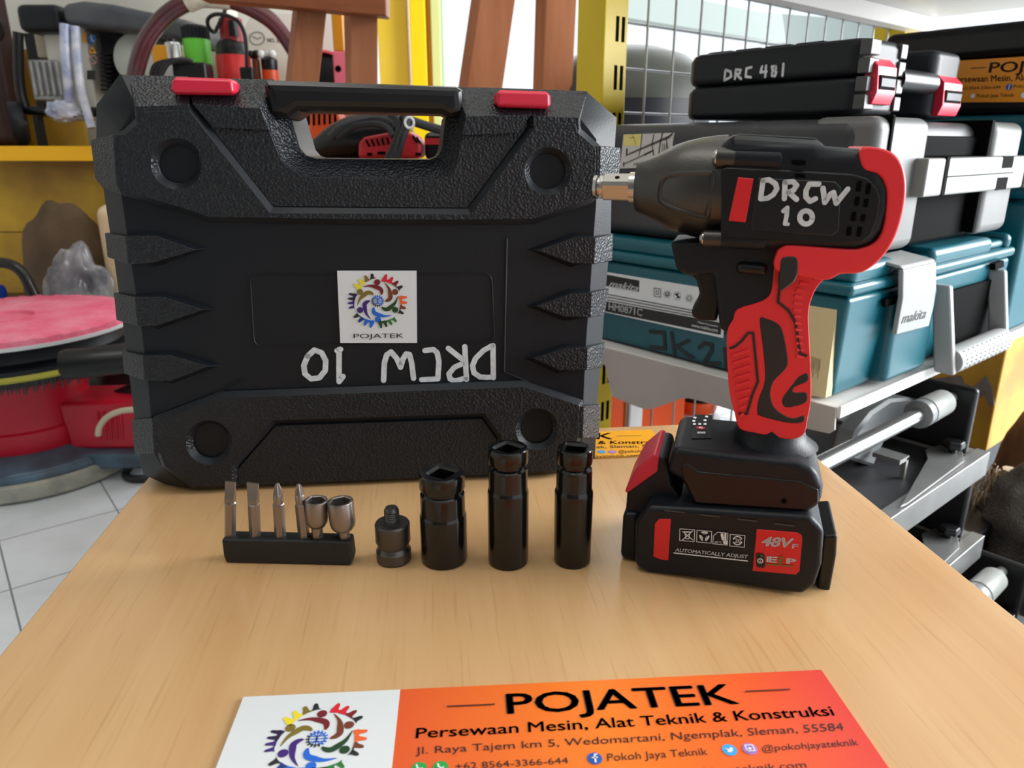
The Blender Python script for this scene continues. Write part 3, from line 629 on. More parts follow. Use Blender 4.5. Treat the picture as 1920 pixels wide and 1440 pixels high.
# foot and battery
zf = D.y(1380, 852, -.031).z
bm = BM()
ft = dy([(1250, 888), (1255, 846), (1500, 846), (1530, 882), (1545, 915), (1541, 946), (1516, 965), (1300, 950), (1277, 901)], .031)
ft[1] = Vector((ft[1].x + .002, 0, zf)); ft[2] = Vector((ft[2].x, 0, zf))
prism_y(bm, ft, -.031, .029)
foot = obj('foot', bm, blk, wr, bevel=.0065, seg=4)
bm = BM(); prism_y(bm, [Vector((p.x, 0, p.z)) for p in dy([(1279, 893), (1276, 874), (1290, 868), (1310, 884), (1500, 902), (1535, 918), (1535, 942), (1510, 958), (1304, 944)], .0315)], -.0318, -.028); obj('foot_lower_shell', bm, blk_s, foot, bevel=.0012)
bm = BM(); disc(bm, D.y(1470, 940, -.0321), .0016, (1, 0, 0), (0, 0, 1)); obj('screw_hole', bm, hole, foot, smooth=False, fix=False)
# collar between grip and foot
bm = BM(); xs = [D.y(p, 800).x for p in (1384, 1506)]; xm = sum(xs) / 2; hw = (xs[1] - xs[0]) / 2; zc = D.y(1450, 806).z
loft(bm, *[[Vector((xm + k * hw * 1.02 * math.cos(R(t)) + (.004 if i == 0 else 0), k * GW * 1.0 * math.sin(R(t)), z)) for t in range(0, 360, 15)] for i, (k, z) in enumerate(((1.30, zf - .002), (1.14, zf + .003), (1.04, zf + .008), (1.0, max(zc + .006, zf + .012))))])
obj('collar', bm, blk, wr)
bm = BM(); zd = zf + .0006
dp = [D.z(*p, zd) for p in [(1297, 822), (1334, 821), (1336, 778), (1303, 777)]]
prism_z(bm, dp, zd - .001, zd); disp = obj('control_panel', bm, blk_s, foot)
bm = BM()
for px, py in ((1303, 783), (1301, 789), (1302, 795), (1312, 795), (1322, 795), (1322, 788), (1325, 781), (1310, 811), (1315, 811), (1320, 811)): 
    c = D.z(px, py, zd + .0003); poly(bm, [c + Vector((a * .0009, b * .0016, 0)) for a, b in ((-1, -1), (1, -1), (1, 1), (-1, 1))])
c = D.z(1314, 802, zd + .0003); f = disc(bm, c, .0028, (1, 0, 0), (0, 1, 0), 1); disc(bm, c + Vector((0, 0, .0001)), .0013, (1, 0, 0), (0, 1, 0), 0)
obj('panel_marks', bm, [wht_ink, red_ink], disp, smooth=False, fix=False)
bat = [(1190, 985), (1214, 950), (1300, 954), (1520, 968), (1546, 996), (1541, 1062), (1529, 1098), (1505, 1117), (1320, 1087), (1215, 1080), (1190, 1062)]
bp_ = [Vector((p.x, 0, max(p.z, 0.0))) for p in dy(bat, HB)]
bm = BM(); prism_y(bm, bp_, -HB, HB)
bat_o = obj('battery', bm, blk, wr, bevel=.0035, seg=3)
bm = BM(); prism_y(bm, dy([(1171, 1000), (1178, 912), (1232, 848), (1252, 850), (1262, 902), (1300, 955), (1300, 1000)], .016), -.022, .022)
prism_y(bm, dy([(1167, 1032), (1172, 950), (1200, 950), (1200, 1040)], .016), -.026, .026); obj('battery_nose', bm, blk, bat_o, bevel=.003, seg=3)
bm = BM(); prism_y(bm, dy([(1174, 914), (1196, 872), (1229, 845), (1238, 849), (1235, 877), (1179, 917)], .016), -.0226, .0226)
obj('release_button', bm, red_lat, bat_o, bevel=.0015)['label'] = 'red release button'
bm = BM(); prism_y(bm, dy([(1535, 970), (1563, 968), (1561, 1006), (1548, 1078), (1525, 1078)], .0), -.024, .024); obj('battery_heel', bm, blk_s, bat_o, bevel=.002)
bm = BM(); yb_ = -HB - .0004
plate_y(bm, [dy([(1236, 973), (1258, 973), (1253, 1050), (1240, 1049), (1225, 1043), (1228, 982)], HB)], yb_, .001, .0002); obj('label_stripe', bm, red_ink, bat_o)
bm = BM(); plate_y(bm, [dy([(1419, 992), (1494, 998), (1503, 1003), (1504, 1012), (1499, 1070), (1492, 1077), (1411, 1070)], HB)], yb_, .001, .0002); lb = obj('voltage_label', bm, red_ink, bat_o); lb['label'] = 'red label'
yb2 = yb_ - .0003; c7 = crop(1150, 760, 3.891)
def btx(bm, s, bl, br, tl_, **k): text(bm, s, D.y(*bl, yb2), D.y(*br, yb2), D.y(*tl_, yb2), **k)
bm = BM()
btx(bm, '48V', c7(1078, 1022), c7(1305, 1040), c7(1090, 952), bold=.03, shear=.15); btx(bm, 'F', c7(1302, 1042), c7(1345, 1046), c7(1308, 1008), bold=.02)
btx(bm, 'E', c7(1118, 1142), c7(1195, 1148), c7(1122, 1100), bold=.04); btx(bm, 'P', c7(1262, 1154), c7(1330, 1160), c7(1266, 1114), bold=.04)
text_o = obj('label_lettering', bm, wht_ink, lb, smooth=False, fix=False)
bm = BM()
def bst(pts, w, mi=0, lift=.0003): stroke(bm, [D.y(*c7(a, b), yb2) for a, b in pts], w, (0, -1, 0), mi, lift)
bst([(1058, 1092), (1062, 1165)], .0028, 0); bst([(1085, 1095), (1088, 1168)], .0028, 0); bst([(1060, 1098), (1082, 1098)], .0016, 1)
c = D.y(*c7(1072, 1135), yb2 - .0006); disc(bm, c, .0017, (1, 0, 0), (0, 0, 1), 3); disc(bm, c + Vector((0, -.0002, 0)), .0011, (1, 0, 0), (0, 0, 1), 0); disc(bm, c + Vector((0, -.0004, 0)), .0004, (1, 0, 0), (0, 0, 1), 3)
bst([(1115, 1158), (1310, 1172)], .0008, 2); bst([(1215, 1148), (1225, 1110)], .002, 2)
obj('label_emblem', bm, [blk_ink, INKS[3], INKS[6], wht_ink], lb, smooth=False, fix=False)
bm = BM(); btx(bm, 'AUTOMATICALLY ADJUST', c7(450, 1066), c7(978, 1118), c7(456, 1040), bold=.02); bst([(443, 1075), (978, 1134)], .0007)
for x0, y0 in ((540, 945), (664, 956), (782, 970), (906, 986)):
    q = [(x0 - 54, y0 - 46), (x0 + 54, y0 - 38), (x0 + 50, y0 + 48), (x0 - 56, y0 + 38)]
    if x0 == 782: q = [(x0 - 20, y0 - 46)] + q[1:] + [(x0 - 52, y0 - 20)]
    stroke(bm, [D.y(*c7(a, b), yb2) for a, b in q], .00035, (0, -1, 0), closed=True)
bst([(520, 925), (560, 925), (552, 972), (530, 970), (520, 925)], .0004); bst([(505, 918), (580, 980)], .0005); bst([(578, 915), (505, 980)], .0005); bst([(518, 920), (565, 922)], .0006)
for k in range(3):
    a = 90 + 120 * k; P3 = lambda t, r: (664 + r * math.cos(R(t)), 953 - r * math.sin(R(t)))
    bst([P3(a - 40, 32), P3(a - 5, 30), P3(a + 30, 32)], .0009); bst([P3(a - 40, 22), P3(a + 25, 20)], .0004)
bst([(793, 940), (800, 975)], .0016); bst([(818, 935), (818, 1000)], .0011); disc(bm, D.y(*c7(818, 1000), yb2 - .0003), .0014, (1, 0, 0), (0, 0, 1)); btx(bm, '45°C', c7(738, 1006), c7(792, 1008), c7(738, 990))
stroke(bm, [D.y(*c7(906 + 32 * math.cos(R(t)), 985 + 30 * math.sin(R(t))), yb2) for t in range(200, 350, 15)], .0007, (0, -1, 0)); stroke(bm, [D.y(*c7(906 + 32 * math.cos(R(t)), 985 + 30 * math.sin(R(t))), yb2) for t in range(20, 170, 15)], .0007, (0, -1, 0))
btx(bm, '20', c7(884, 1001), c7(930, 1003), c7(886, 970), bold=.03)
obj('battery_print', bm, wht_ink, bat_o, smooth=False, fix=False)['label'] = 'white printed symbols and words'
bm = BM()
for X in (375, 635, 905, 1180):
    Y = 765 + (X - 375) * .12; bst([(X, Y), (X + 140, Y + 16)], .0008)
obj('battery_grooves', bm, mat('grey_groove', (.05, .05, .052), .5), bat_o, smooth=False, fix=False)
# ------------------------------------------------------------------ impact sockets, adapter
gloss = mat('black_chrome', (0.005, 0.005, 0.005), 0.17, 0.0, spec=0.5)
def base_at(px, py, wpx):
    p = at_z(px, py, TZ); depth = (p - CAM).dot(_F); r = wpx / 2 * depth / FPX
    d = Vector((p.x - CAM.x, p.y - CAM.y, 0)).normalized(); return p + d * r, r
def top_h(c, py): return hit(960, py, Vector((0, c.y, 0)), Vector((0, 1, 0))).z - TZ
def square_top(bm, r, z, hs, deep, chamf, M=None, seg=48, rot=0.0, hexa=False):
    """end face with a square (or hexagonal) drive hole"""
    def inner(t, s):
        if hexa:
            k = ((t - rot) % (math.pi / 3)) - math.pi / 6; return s / math.cos(k)
        k = ((t - rot) % (math.pi / 2)) - math.pi / 4; return min(s / math.cos(k), s * 1.36)
    T2 = [2 * math.pi * k / seg for k in range(seg)]; f = M or (lambda v: v)
    rings = []
    for fn, zz in ((lambda t: r, z), (lambda t: inner(t, hs) + chamf, z), (lambda t: inner(t, hs), z - chamf), (lambda t: inner(t, hs), z - deep)):
        rings.append([bm.verts.new(Vector((fn(t) * math.cos(t), fn(t) * math.sin(t), zz))) for t in T2])
    for a, b in zip(rings, rings[1:]):
        for k in range(seg): bm.faces.new((a[k], a[(k + 1) % seg], b[(k + 1) % seg], b[k]))
    bm.faces.new(rings[-1]); return rings[0]
def lathe_open(bm, prof, seg, close_bottom=True):
    rings = []
    for r, h in prof: rings.append([bm.verts.new((r * math.cos(2 * math.pi * k / seg), r * math.sin(2 * math.pi * k / seg), h)) for k in range(seg)])
    for a, b in zip(rings, rings[1:]):
        for k in range(seg): bm.faces.new((a[k], a[(k + 1) % seg], b[(k + 1) % seg], b[k]))
    if close_bottom: bm.faces.new(list(reversed(rings[0])))
    return rings[-1]
def socket(px, py, wpx, ytop, prof_k, label, hs, rot):
    c, r = base_at(px, py, wpx); H = top_h(c, ytop)
    t = thing('impact_socket', label, 'socket', loc=c, group='black impact sockets')
    bm = BM(); top = lathe_open(bm, [(k * r, h * H) for k, h in prof_k], 48); rt = prof_k[-1][0] * r
    ring0 = square_top(bm, rt, H, hs, .014, .0016, rot=rot)
    bmesh.ops.remove_doubles(bm, verts=bm.verts, dist=1e-6)
    obj('socket_body', bm, gloss, t, angle=28)
socket(834, 1071, 89, 885, [(.93, 0), (.98, .012), (1, .03), (1, .505), (.985, .53), (.955, .545), (.945, .56), (.945, .74), (.93, .765), (.82, .79), (.82, .812), (.95, .83), (.97, .845), (.97, .955), (.95, .985), (.9, 1.0)], 'short wide black impact socket next to the threaded adapter', .0066, .25)
socket(953, 1072, 77, 838, [(.94, 0), (.985, .01), (1, .03), (1, .615), (.99, .635), (.955, .65), (.94, .66), (.94, .80), (.92, .825), (.78, .845), (.78, .862), (.95, .875), (.97, .89), (.97, .965), (.95, .99), (.9, 1.0)], 'tall black impact socket in the middle of the three sockets', .0062, .1)
socket(1072, 1069, 70, 839, [(.94, 0), (.985, .01), (1, .03), (1.03, .60), (1.02, .63), (.97, .65), (.95, .66), (.94, .80), (.91, .825), (.76, .845), (.76, .862), (.92, .875), (.94, .89), (.94, .965), (.92, .99), (.87, 1.0)], 'slim tall black impact socket standing nearest the wrench', .0058, .55)
c, r = base_at(740, 1066, 66); H1 = top_h(c, 979); H2 = top_h(c, 951)
gun = mat('gunmetal', (0.115, 0.108, 0.10), 0.38, 0.9)
t = thing('thread_adapter', 'small dark steel adapter with a threaded stud standing beside the bit holder', 'adapter', loc=c)
bm = BM(); lathe(bm, [(r * .93, 0), (r, .0012), (r, .0075), (r * .93, .0084), (r * .87, .0105), (r * .93, .0125), (r, .0142), (r, H1 - .0012), (r * .94, H1)], 48); obj('adapter_body', bm, gun, t, angle=28)
bm = BM(); rs = r * .42; pr = [(rs * 1.1, H1 - .001), (rs * 1.1, H1 + .0006), (rs * .9, H1 + .001)]; z = H1 + .001
while z < H2 - .0024: pr += [(rs * .88, z), (rs * 1.03, z + .00065)]; z += .0013
pr += [(rs * .98, H2 - .0016), (rs * .8, H2)]
lathe(bm, pr, 32); obj('threaded_stud', bm, gun, t, angle=20)
# ------------------------------------------------------------------ bit holder with six bits
h0, h1 = at_z(424, 1056, TZ), at_z(657, 1061.5, TZ)
B_ = Frame((h0 + h1) / 2, math.degrees(math.atan2(h1.y - h0.y, h1.x - h0.x)))
hw = (h1 - h0).length / 2 + .0012; hh = B_.y(540, 1014, 0).z; hd = .012
th = thing('bit_holder', 'black rubber strip on the table holding six driver bits', 'bit holder', B_)
bm = BM(); loft(bm, [(-hw + .001, 0, 0), (hw - .001, 0, 0), (hw - .001, hd, 0), (-hw + .001, hd, 0)], [(-hw, -.0002, hh * .3), (hw + .0004, -.0002, hh * .3), (hw, hd, hh * .3), (-hw, hd, hh * .3)], [(-hw, 0, hh * .995), (hw - .0006, 0, hh), (hw - .0006, hd, hh * 1.0), (-hw, hd, hh)])
obj('rubber_strip', bm, mat('black_soft_rubber', (.010, .010, .010), .6, bump=.1, bscale=800), th, bevel=.0016, seg=3)
bm = BM()
bitst = mat('bit_steel', (0.30, 0.265, 0.245), 0.34, 0.9)
BX = [(431.6, 432, 903, 940), (478.7, 474, 905.5, 942), (526, 520, 906, 943), (570.6, 559.7, 907, 944), (595.4, 593, 937, 985), (646.5, 637.7, 939, 992)]
for i, (xb, xt, yt, yj) in enumerate(BX):
    p0 = B_.y(xb, 1011, hd / 2); pt = B_.y(xt, yt, hd / 2 - (.001 if i == 1 else 0)); pj = p0 + (pt - p0) * ((B_.y(xb, 1011, hd / 2).z - B_.y(xb, yj, hd / 2).z) / (p0.z - pt.z))
    M = Matrix.Translation(p0) @ Vector((0, 0, 1)).rotation_difference((pt - p0).normalized()).to_matrix().to_4x4() @ Matrix.Rotation(R([6, 24, 12, 20, 0, 10][i]), 4, 'Z')
    Lt = (pt - p0).length; Lj = (pj - p0).length; rx = .0036
    M0 = B_.M @ M
    lab = ['narrow flat blade bit at the left end of the black bit holder', 'wide flat blade bit, second from the left in the bit holder', 'upright cross point bit in the middle of the bit holder', 'leaning cross point bit touching the smaller nut driver', 'smaller nut driver bit right behind the leaning cross point bit', 'larger nut driver bit at the right end of the bit holder'][i]
    t = bpy.data.objects.new('driver_bit' if i < 4 else 'nut_driver_bit', None); COL.objects.link(t); t.matrix_world = M0; t.empty_display_size = .01
    tag(t, lab, 'bit', 'bits in the black holder')
    hexr = lambda rr_, z: [Vector((rr_ * math.cos(R(60 * k)), rr_ * math.sin(R(60 * k)), z)) for k in range(6)]
    if i < 4:
        bm = BM(); loft(bm, hexr(rx, -.0005), hexr(rx, Lj - .001), hexr(rx * .86, Lj)); obj('shank', bm, bitst, t, angle=20)
        bm = BM()
        if i < 2:
            w0, w1 = (.0031, .0031) if i == 0 else (.0032, .0037)
            rots = Matrix.Rotation(R(-[6, 24][i] + (0 if i == 0 else -6)), 4, 'Z')
            sec = lambda w_, d_, z: [rots @ Vector((a * w_, b * d_, z)) for a, b in ((-1, -1), (1, -1), (1, 1), (-1, 1))]
            loft(bm, sec(.0027, .0024, Lj - .001), sec(.0028, .0023, Lj + .003), sec((w0 + w1) / 2 - .0001, .0014, Lj + .006), sec(w1, .0007, Lt))
            obj('blade_tip', bm, bitst, t, angle=25)
        else:
            n = 16; def_ = lambda rr_, z, dp: [Vector(((rr_ * (1 - (dp if k % 4 == 2 else dp * .2 if k % 2 else 0))) * math.cos(2 * math.pi * k / n), (rr_ * (1 - (dp if k % 4 == 2 else dp * .2 if k % 2 else 0))) * math.sin(2 * math.pi * k / n), z)) for k in range(n)]
            loft(bm, def_(.0029, Lj - .001, 0), def_(.0031, Lj + .004, 0), def_(.0030, Lj + .0062, .25), def_(.0021, Lj + (Lt - Lj) * .78, .55), def_(.0009, Lt, .4))
            obj('cross_tip', bm, bitst, t, angle=25)
    else:
        rh = .0071 if i == 4 else .0081
        bm = BM(); loft(bm, hexr(rx, -.0005), hexr(rx, Lj * .5), hexr(rx * .9, Lj * .55)); lathe(bm, [(rx * 1.0, Lj * .5), (rx * 1.0, Lj + .002)], 24); obj('shank', bm, bitst, t, angle=20)
        bm = BM(); lathe_open(bm, [(rx, Lj - .001), (rh * .72, Lj), (rh * .92, Lj + .0022), (rh, Lj + .005), (rh, Lt - .0006), (rh * .97, Lt)], 48)
        square_top(bm, rh * .97, Lt, rh * .70, .009, .0006, hexa=True, rot=.3); bmesh.ops.remove_doubles(bm, verts=bm.verts, dist=1e-6); obj('socket_head', bm, bitst, t, angle=25)
# ------------------------------------------------------------------ shelving unit on the right (its own turn: local x runs along the shelf, y to its back)
SZ = 0.431
Sf = Frame(at_z(1570, 762, SZ), 40)
grey_steel = mat('grey_painted_steel', s2l(166, 158, 152), 0.42, var=0.12, vscale=9)
pale_steel = mat('pale_enamel_steel', s2l(214, 210, 206), 0.45, var=0.08, vscale=5)
shelf = thing('display_shelf', 'steel shelving unit with a yellow slotted post, grey brackets and wire grid back', 'shelf', loc=(Sf.o.x, Sf.o.y, 0), rz=Sf.rz)
ZS = SZ
def up(p): return Vector((p[0], p[1], p[2] + ZS))
xa, xb = Sf.y(1131, 100, .43).x, Sf.y(1177, 100, .43).x; yb2_ = Sf.x(1080, 100, xa).y
bm = BM(); box(bm, xa, xb, .43, min(yb2_, .56), 0, 1.6); po = obj('post', bm, yel_steel, shelf, bevel=.004)
bm = BM()
zt0 = Sf.y(1157, 30, .43).z; zt1 = Sf.y(1157, 78, .43).z; ztn = Sf.y(1151, 122, .43).z
for k in range(-1, 14):
    z1 = zt0 - k * (zt0 - ztn) + ZS
    if z1 < .1: break
    for px in (1157.5, 1168.5):
        xc = Sf.y(px, 54, .43).x
        box(bm, xc - .0028, xc + .0028, .4292, .4305, z1 - (zt0 - zt1), z1)
obj('slots', bm, hole, po)
bm = BM(); box(bm, .98, 1.04, .43, .50, 0, 1.6); obj('post', bm, yel_steel, shelf, bevel=.004)
bm = BM(); br = Sf.xs([(1122, 650), (1568, 764), (1566, 806), (1556, 812), (1510, 802), (1440, 786), (1373, 768), (1350, 761), (1319, 752), (1292, 746), (1275, 748), (1256, 755), (1228, 765), (1212, 767), (1194, 761), (1166, 750), (1150, 742), (1144, 722), (1138, 690)], -.004)
br = [Vector((p.x, p.y, p.z + ZS)) for p in br]; prism_x(bm, br, -.006, -.003); obj('bracket', bm, grey_steel, shelf)
bm = BM(); box(bm, -.003, 1.05, -.004, .43, ZS - .011, ZS - .001); box(bm, -.003, 1.05, -.006, -.003, ZS - .012, ZS + .002); obj('shelf_board', bm, pale_steel, shelf, bevel=.001)
bm = BM(); box(bm, -.02, 1.05, -.02, .43, .955, .985); box(bm, -.02, 1.05, -.022, -.02, .93, .985); box(bm, -.02, 1.05, .40, .43, .925, .955); obj('upper_shelf', bm, pale_steel, shelf, bevel=.001)
wire = mat('zinc_wire', (0.36, 0.37, 0.39), 0.4, 0.6)
bm = BM()
x0 = Sf.y(1212, 100, .46).x; dx = Sf.y(1262, 110, .46).x - x0
k = -1
while x0 + k * dx < 1.0:
    x = x0 + k * dx; tube(bm, [(x, .46, .12), (x, .46, 1.35)], .0019, 8); k += 1
z0 = Sf.y(1212, 47, .46).z + ZS; dz = z0 - (Sf.y(1205, 131, .46).z + ZS)
for k in range(-3, 9):
    z = z0 - k * dz
    if z > .12: tube(bm, [(xb, .4625, z), (1.0, .4625, z)], .0019, 8)
obj('wire_grid', bm, wire, shelf)
# ------------------------------------------------------------------ teal power tool case
teal = mat('teal_plastic', s2l(0, 86, 99), 0.36, var=0.12, vscale=30)
lgrey = mat('light_grey_plastic', s2l(152, 153, 152), 0.4, var=0.1, vscale=12)
tc_ = thing('tool_case', 'teal tool case with white side label and grey clip on the grey shelf', 'tool case', Sf)
XL = .006
zs = Sf.x(1140, 489, XL).z; zl = Sf.x(1149, 470, XL).z; ztop = .150; TL_ = .475; TD = .405
bm = BM(); loft(bm, [(XL + .012, .016, .001), (TL_ - .01, .016, .001), (TL_ - .01, TD - .01, .001), (XL + .012, TD - .01, .001)], [(XL, .006, zs - .012), (TL_, .006, zs - .012), (TL_, TD, zs - .012), (XL, TD, zs - .012)], [(XL, .006, zs), (TL_, .006, zs), (TL_, TD, zs), (XL, TD, zs)])
obj('body', bm, teal, tc_, bevel=.006, seg=3)
bm = BM(); box(bm, XL - .004, TL_ + .004, .002, TD + .004, zs + .001, zl); box(bm, XL + .006, TL_ - .006, .012, TD - .006, zl - .001, ztop - .008)
lid = obj('lid', bm, teal, tc_, bevel=.008, seg=4)
bm = BM()
def fx(px, py, y=.0): return Sf.y(px, py, y).x
for a, b in ((XL + .004, fx(1688, 520)), (fx(1760, 500), fx(1868, 480)), (fx(1894, 480), TL_ - .004)):
    box(bm, a, b, .006, TD - .004, zl - .004, ztop)
obj('lid_ridges', bm, teal, lid, bevel=.009, seg=4)
bm = BM(); box(bm, fx(1668, 620), fx(1742, 620), -.004, .03, .004, zs - .006); obj('corner_pillar', bm, teal, tc_, bevel=.010, seg=3)
bm = BM(); cl = Sf.ys([(1694, 506), (1756, 492), (1756, 540), (1751, 575), (1742, 612), (1681, 628), (1688, 588), (1693, 560)], -.012)
prism_y(bm, cl, -.012, -.006); c0 = cl[0]; c1_ = cl[1]
loft(bm, [(c0.x, -.012, c0.z), (c1_.x, -.012, c1_.z), (c1_.x, -.008, c1_.z + .004), (c0.x, -.008, c0.z + .004)], [(c0.x, .03, c0.z + .006), (c1_.x, .03, c1_.z + .006), (c1_.x, .03, c1_.z + .010), (c0.x, .03, c0.z + .010)])
clip = obj('clip', bm, lgrey, tc_, bevel=.0015); clip['label'] = 'grey clip'
bm = BM(); text(bm, 'makita', Sf.y(1690, 607, -.0125), Sf.y(1735, 596, -.0125), Sf.y(1694, 587, -.0125), bold=.01, shear=.3); obj('lettering', bm, mat('grey_emboss', s2l(120, 120, 118), .5), clip, smooth=False, fix=False)
bm = BM(); rp = Sf.ys([(1776, 560), (1790, 545), (1880, 520), (1888, 545), (1880, 650), (1780, 690)], .0)
prism_y(bm, rp, .0015, .006); obj('handle_recess_shade', bm, hole, tc_)  # flat black plate, draws the shade of the recess in colour
bm = BM(); g0, g1 = Sf.y(1779, 674, -.022), Sf.y(1874, 640, -.022); gm = (g0.z + g1.z) / 2
g0.z = g1.z = gm; tube(bm, [g0, g1], .0165, 28); hgr = obj('handle_grip', bm, lgrey, tc_, bevel=.002)
for x, pz in ((g0.x - .004, 0), (g1.x + .004, 0)):
    bm = BM(); loft(bm, [(x - .006, -.034, gm - .014), (x + .005, -.034, gm - .014), (x + .005, -.010, gm - .014), (x - .006, -.010, gm - .014)], [(x - .006, -.012, zs - .010), (x + .005, -.012, zs - .010), (x + .005, .01, zs - .010), (x - .006, .01, zs - .010)])
    obj('handle_arm', bm, lgrey, tc_, bevel=.003)
bm = BM(); n = 0
for i in range(11):
    for j in range(6):
        a = R(150 + j * 18); x = g0.x + (g1.x - g0.x) * (.08 + .084 * i); c = Vector((x, g0.y + .0166 * math.cos(a), gm + .0166 * math.sin(a) * -1)) if False else Vector((x, g0.y - .0166 * math.cos(R(-40 + j * 18)), gm + .0166 * math.sin(R(-40 + j * 18))))
        ball(bm, c, .0011, .0011, .0011, 6, 4)
obj('grip_dots', bm, lgrey, hgr)
bm = BM(); prism_y(bm, Sf.ys([(1660, 562), (1688, 553), (1688, 566), (1660, 576)], .0), -.0005, .004); prism_y(bm, Sf.ys([(1862, 494), (1878, 488), (1878, 500), (1862, 506)], .0), -.003, .004); obj('lid_slots', bm, hole, tc_)
# label on the long side
xl_ = XL - .0006
bm = BM(); lq = [Sf.x(*p, xl_) for p in [(1124, 508), (1358, 546), (1356, 634), (1124, 583)]]; prism_x(bm, lq, xl_, xl_ + .0008); lab_ = obj('side_label', bm, stick, tc_); lab_['label'] = 'white label with black bands'
xn = xl_ - .0003; nx = (-1, 0, 0); cL = crop(1120, 400, 4.5)
def lp(a, b): return Sf.x(*cL(a, b), xn)
bm = BM()
poly(bm, [lp(30, 508), lp(355, 568), lp(350, 662), lp(30, 605)])
for k in range(3): stroke(bm, [lp(30, 672 + k * 24), lp(1010, 858 + k * 22)], .0011, nx)
poly(bm, [lp(30, 735), lp(1050, 925), lp(1040, 1025), lp(30, 820)])
for (X, Y, s) in ((507, 668, 1), ): 
    stroke(bm, [lp(X - 28, Y - 38), lp(X + 28, Y - 30), lp(X + 28, Y + 40), lp(X - 28, Y + 30)], .0008, nx, closed=True); stroke(bm, [lp(X - 11, Y - 16), lp(X + 11, Y - 12), lp(X + 11, Y + 17), lp(X - 11, Y + 13)], .0008, nx, closed=True)
for X, Y, m_ in ((590, 682, 0), (775, 716, 0)):
    for a in (0, 60, 120):
        stroke(bm, [lp(X + 34 * math.cos(R(t)) * math.cos(R(a)) - 13 * math.sin(R(t)) * math.sin(R(a)), Y + 34 * math.cos(R(t)) * math.sin(R(a)) + 13 * math.sin(R(t)) * math.cos(R(a))) for t in range(0, 360, 24)], .00035, nx, closed=True)
stroke(bm, [lp(570, 665), lp(588, 700), lp(606, 665)], .0007, nx)
stroke(bm, [lp(675 + 30 * math.cos(R(t)), 697 + 36 * math.sin(R(t))) for t in range(0, 360, 20)], .00035, nx, closed=True); poly(bm, [lp(650, 680), lp(690, 672), lp(678, 690), lp(702, 708), lp(662, 722), lp(676, 705)])
obj('label_print', bm, blk_ink, lab_, smooth=False, fix=False)
bm = BM(); xn -= .0004
text(bm, 'makita', lp(95, 618), lp(338, 662), lp(112, 560), bold=.02, shear=.25)
text(bm, 'HM0871C', lp(95, 812), lp(378, 868), lp(97, 752), bold=.012); text(bm, 'www.makita.com', lp(795, 955), lp(1015, 1003), lp(796, 925)); text(bm, 'Makita Corporation', lp(848, 925), lp(1018, 962), lp(849, 908))
obj('label_lettering', bm, wht_ink, lab_, smooth=False, fix=False)
bm = BM(); xn = XL - .0004; w = .0052
def fxz(z):  # the side leans in below the rim
    return XL + .012 * max(0, (zs - .012 - z) / (zs - .013)) - .0008
def mk(pts): stroke(bm, [(lambda p: Vector((fxz(p.z), p.y, p.z)))(Sf.x(*cL(a, b), XL + .004)) for a, b in pts], w, nx)
mk([(430, 1002), (548, 1012), (545, 1150), (425, 1132)]); mk([(612, 1015), (625, 1200)]); mk([(750, 1080), (640, 1130), (775, 1225)]); mk([(840, 1140), (885, 1100), (950, 1115), (945, 1165), (870, 1270), (1005, 1278)]); mk([(1060, 1150), (1062, 1310)])
obj('marker_writing', bm, mat('black_marker', (.004, .006, .012), .5), tc_, smooth=False, fix=False)['label'] = 'black marker writing'
bm = BM(); cq = [Sf.x(*p, xl_) for p in [(1512, 572), (1569, 581), (1548, 746), (1514, 741)]]; prism_x(bm, [Vector((0, p.y, p.z)) for p in cq], XL - .0002 - .0006, XL + .012); pl_ = obj('paper_label', bm, mat('buff_paper', s2l(206, 186, 142), .6), tc_); pl_['label'] = 'buff paper sticker'
bm = BM(); xn = XL - .0012
for k in range(7): stroke(bm, [Sf.x(1520 + k * 3, 668 + k, xn), Sf.x(1518 + k * 3, 688 + k + (k % 3) * 8, xn)], .0006, nx)
obj('barcode', bm, mat('brown_print', s2l(120, 100, 70), .6), pl_, smooth=False, fix=False)
# ------------------------------------------------------------------ long dark grey case on the teal one
dgrey = mat('dusty_charcoal_plastic', (0.022, 0.023, 0.027), 0.5, var=0.3, vscale=10, dirt=(.05, .05, .055), bump=.1, bscale=500)
mgrey = mat('dusty_grey_plastic', s2l(98, 98, 97), 0.5, var=0.15, vscale=20)
G0 = Frame(Sf.M @ Vector((0, 0, ztop + .0005)), 40)
gx = .026; gy = .028; gt = G0.x(1500, 224, gx).z; gl = .455
gcase = thing('tool_case', 'long charcoal case with grey latch band lying on the teal case', 'tool case', G0)
bm = BM(); box(bm, gx, gl, gy, .40, 0, gt); obj('shell', bm, dgrey, gcase, bevel=.018, seg=4)
def g_(px, py, y=gy): return G0.y(px, py, y)
zb0, zb1 = g_(1700, 366).z, g_(1700, 296).z
bm = BM(); box(bm, gx + .004, g_(1711, 300).x, gy - .016, gy + .06, .004, gt + .002); obj('end_pillar', bm, mgrey, gcase, bevel=.013, seg=4)
bm = BM(); box(bm, g_(1832, 300).x, gl - .004, gy - .016, gy + .06, .004, gt + .002); obj('end_pillar', bm, mgrey, gcase, bevel=.013, seg=4)
bm = BM(); box(bm, g_(1638, 250).x, g_(1644, 250).x, gy - .018, gy + .062, .01, gt + .0035); obj('strap_groove', bm, hole, gcase, bevel=.002)
bm = BM(); box(bm, g_(1828, 250).x, g_(1834, 250).x, gy - .018, gy + .062, .01, gt + .0035); obj('strap_groove', bm, hole, gcase, bevel=.002)
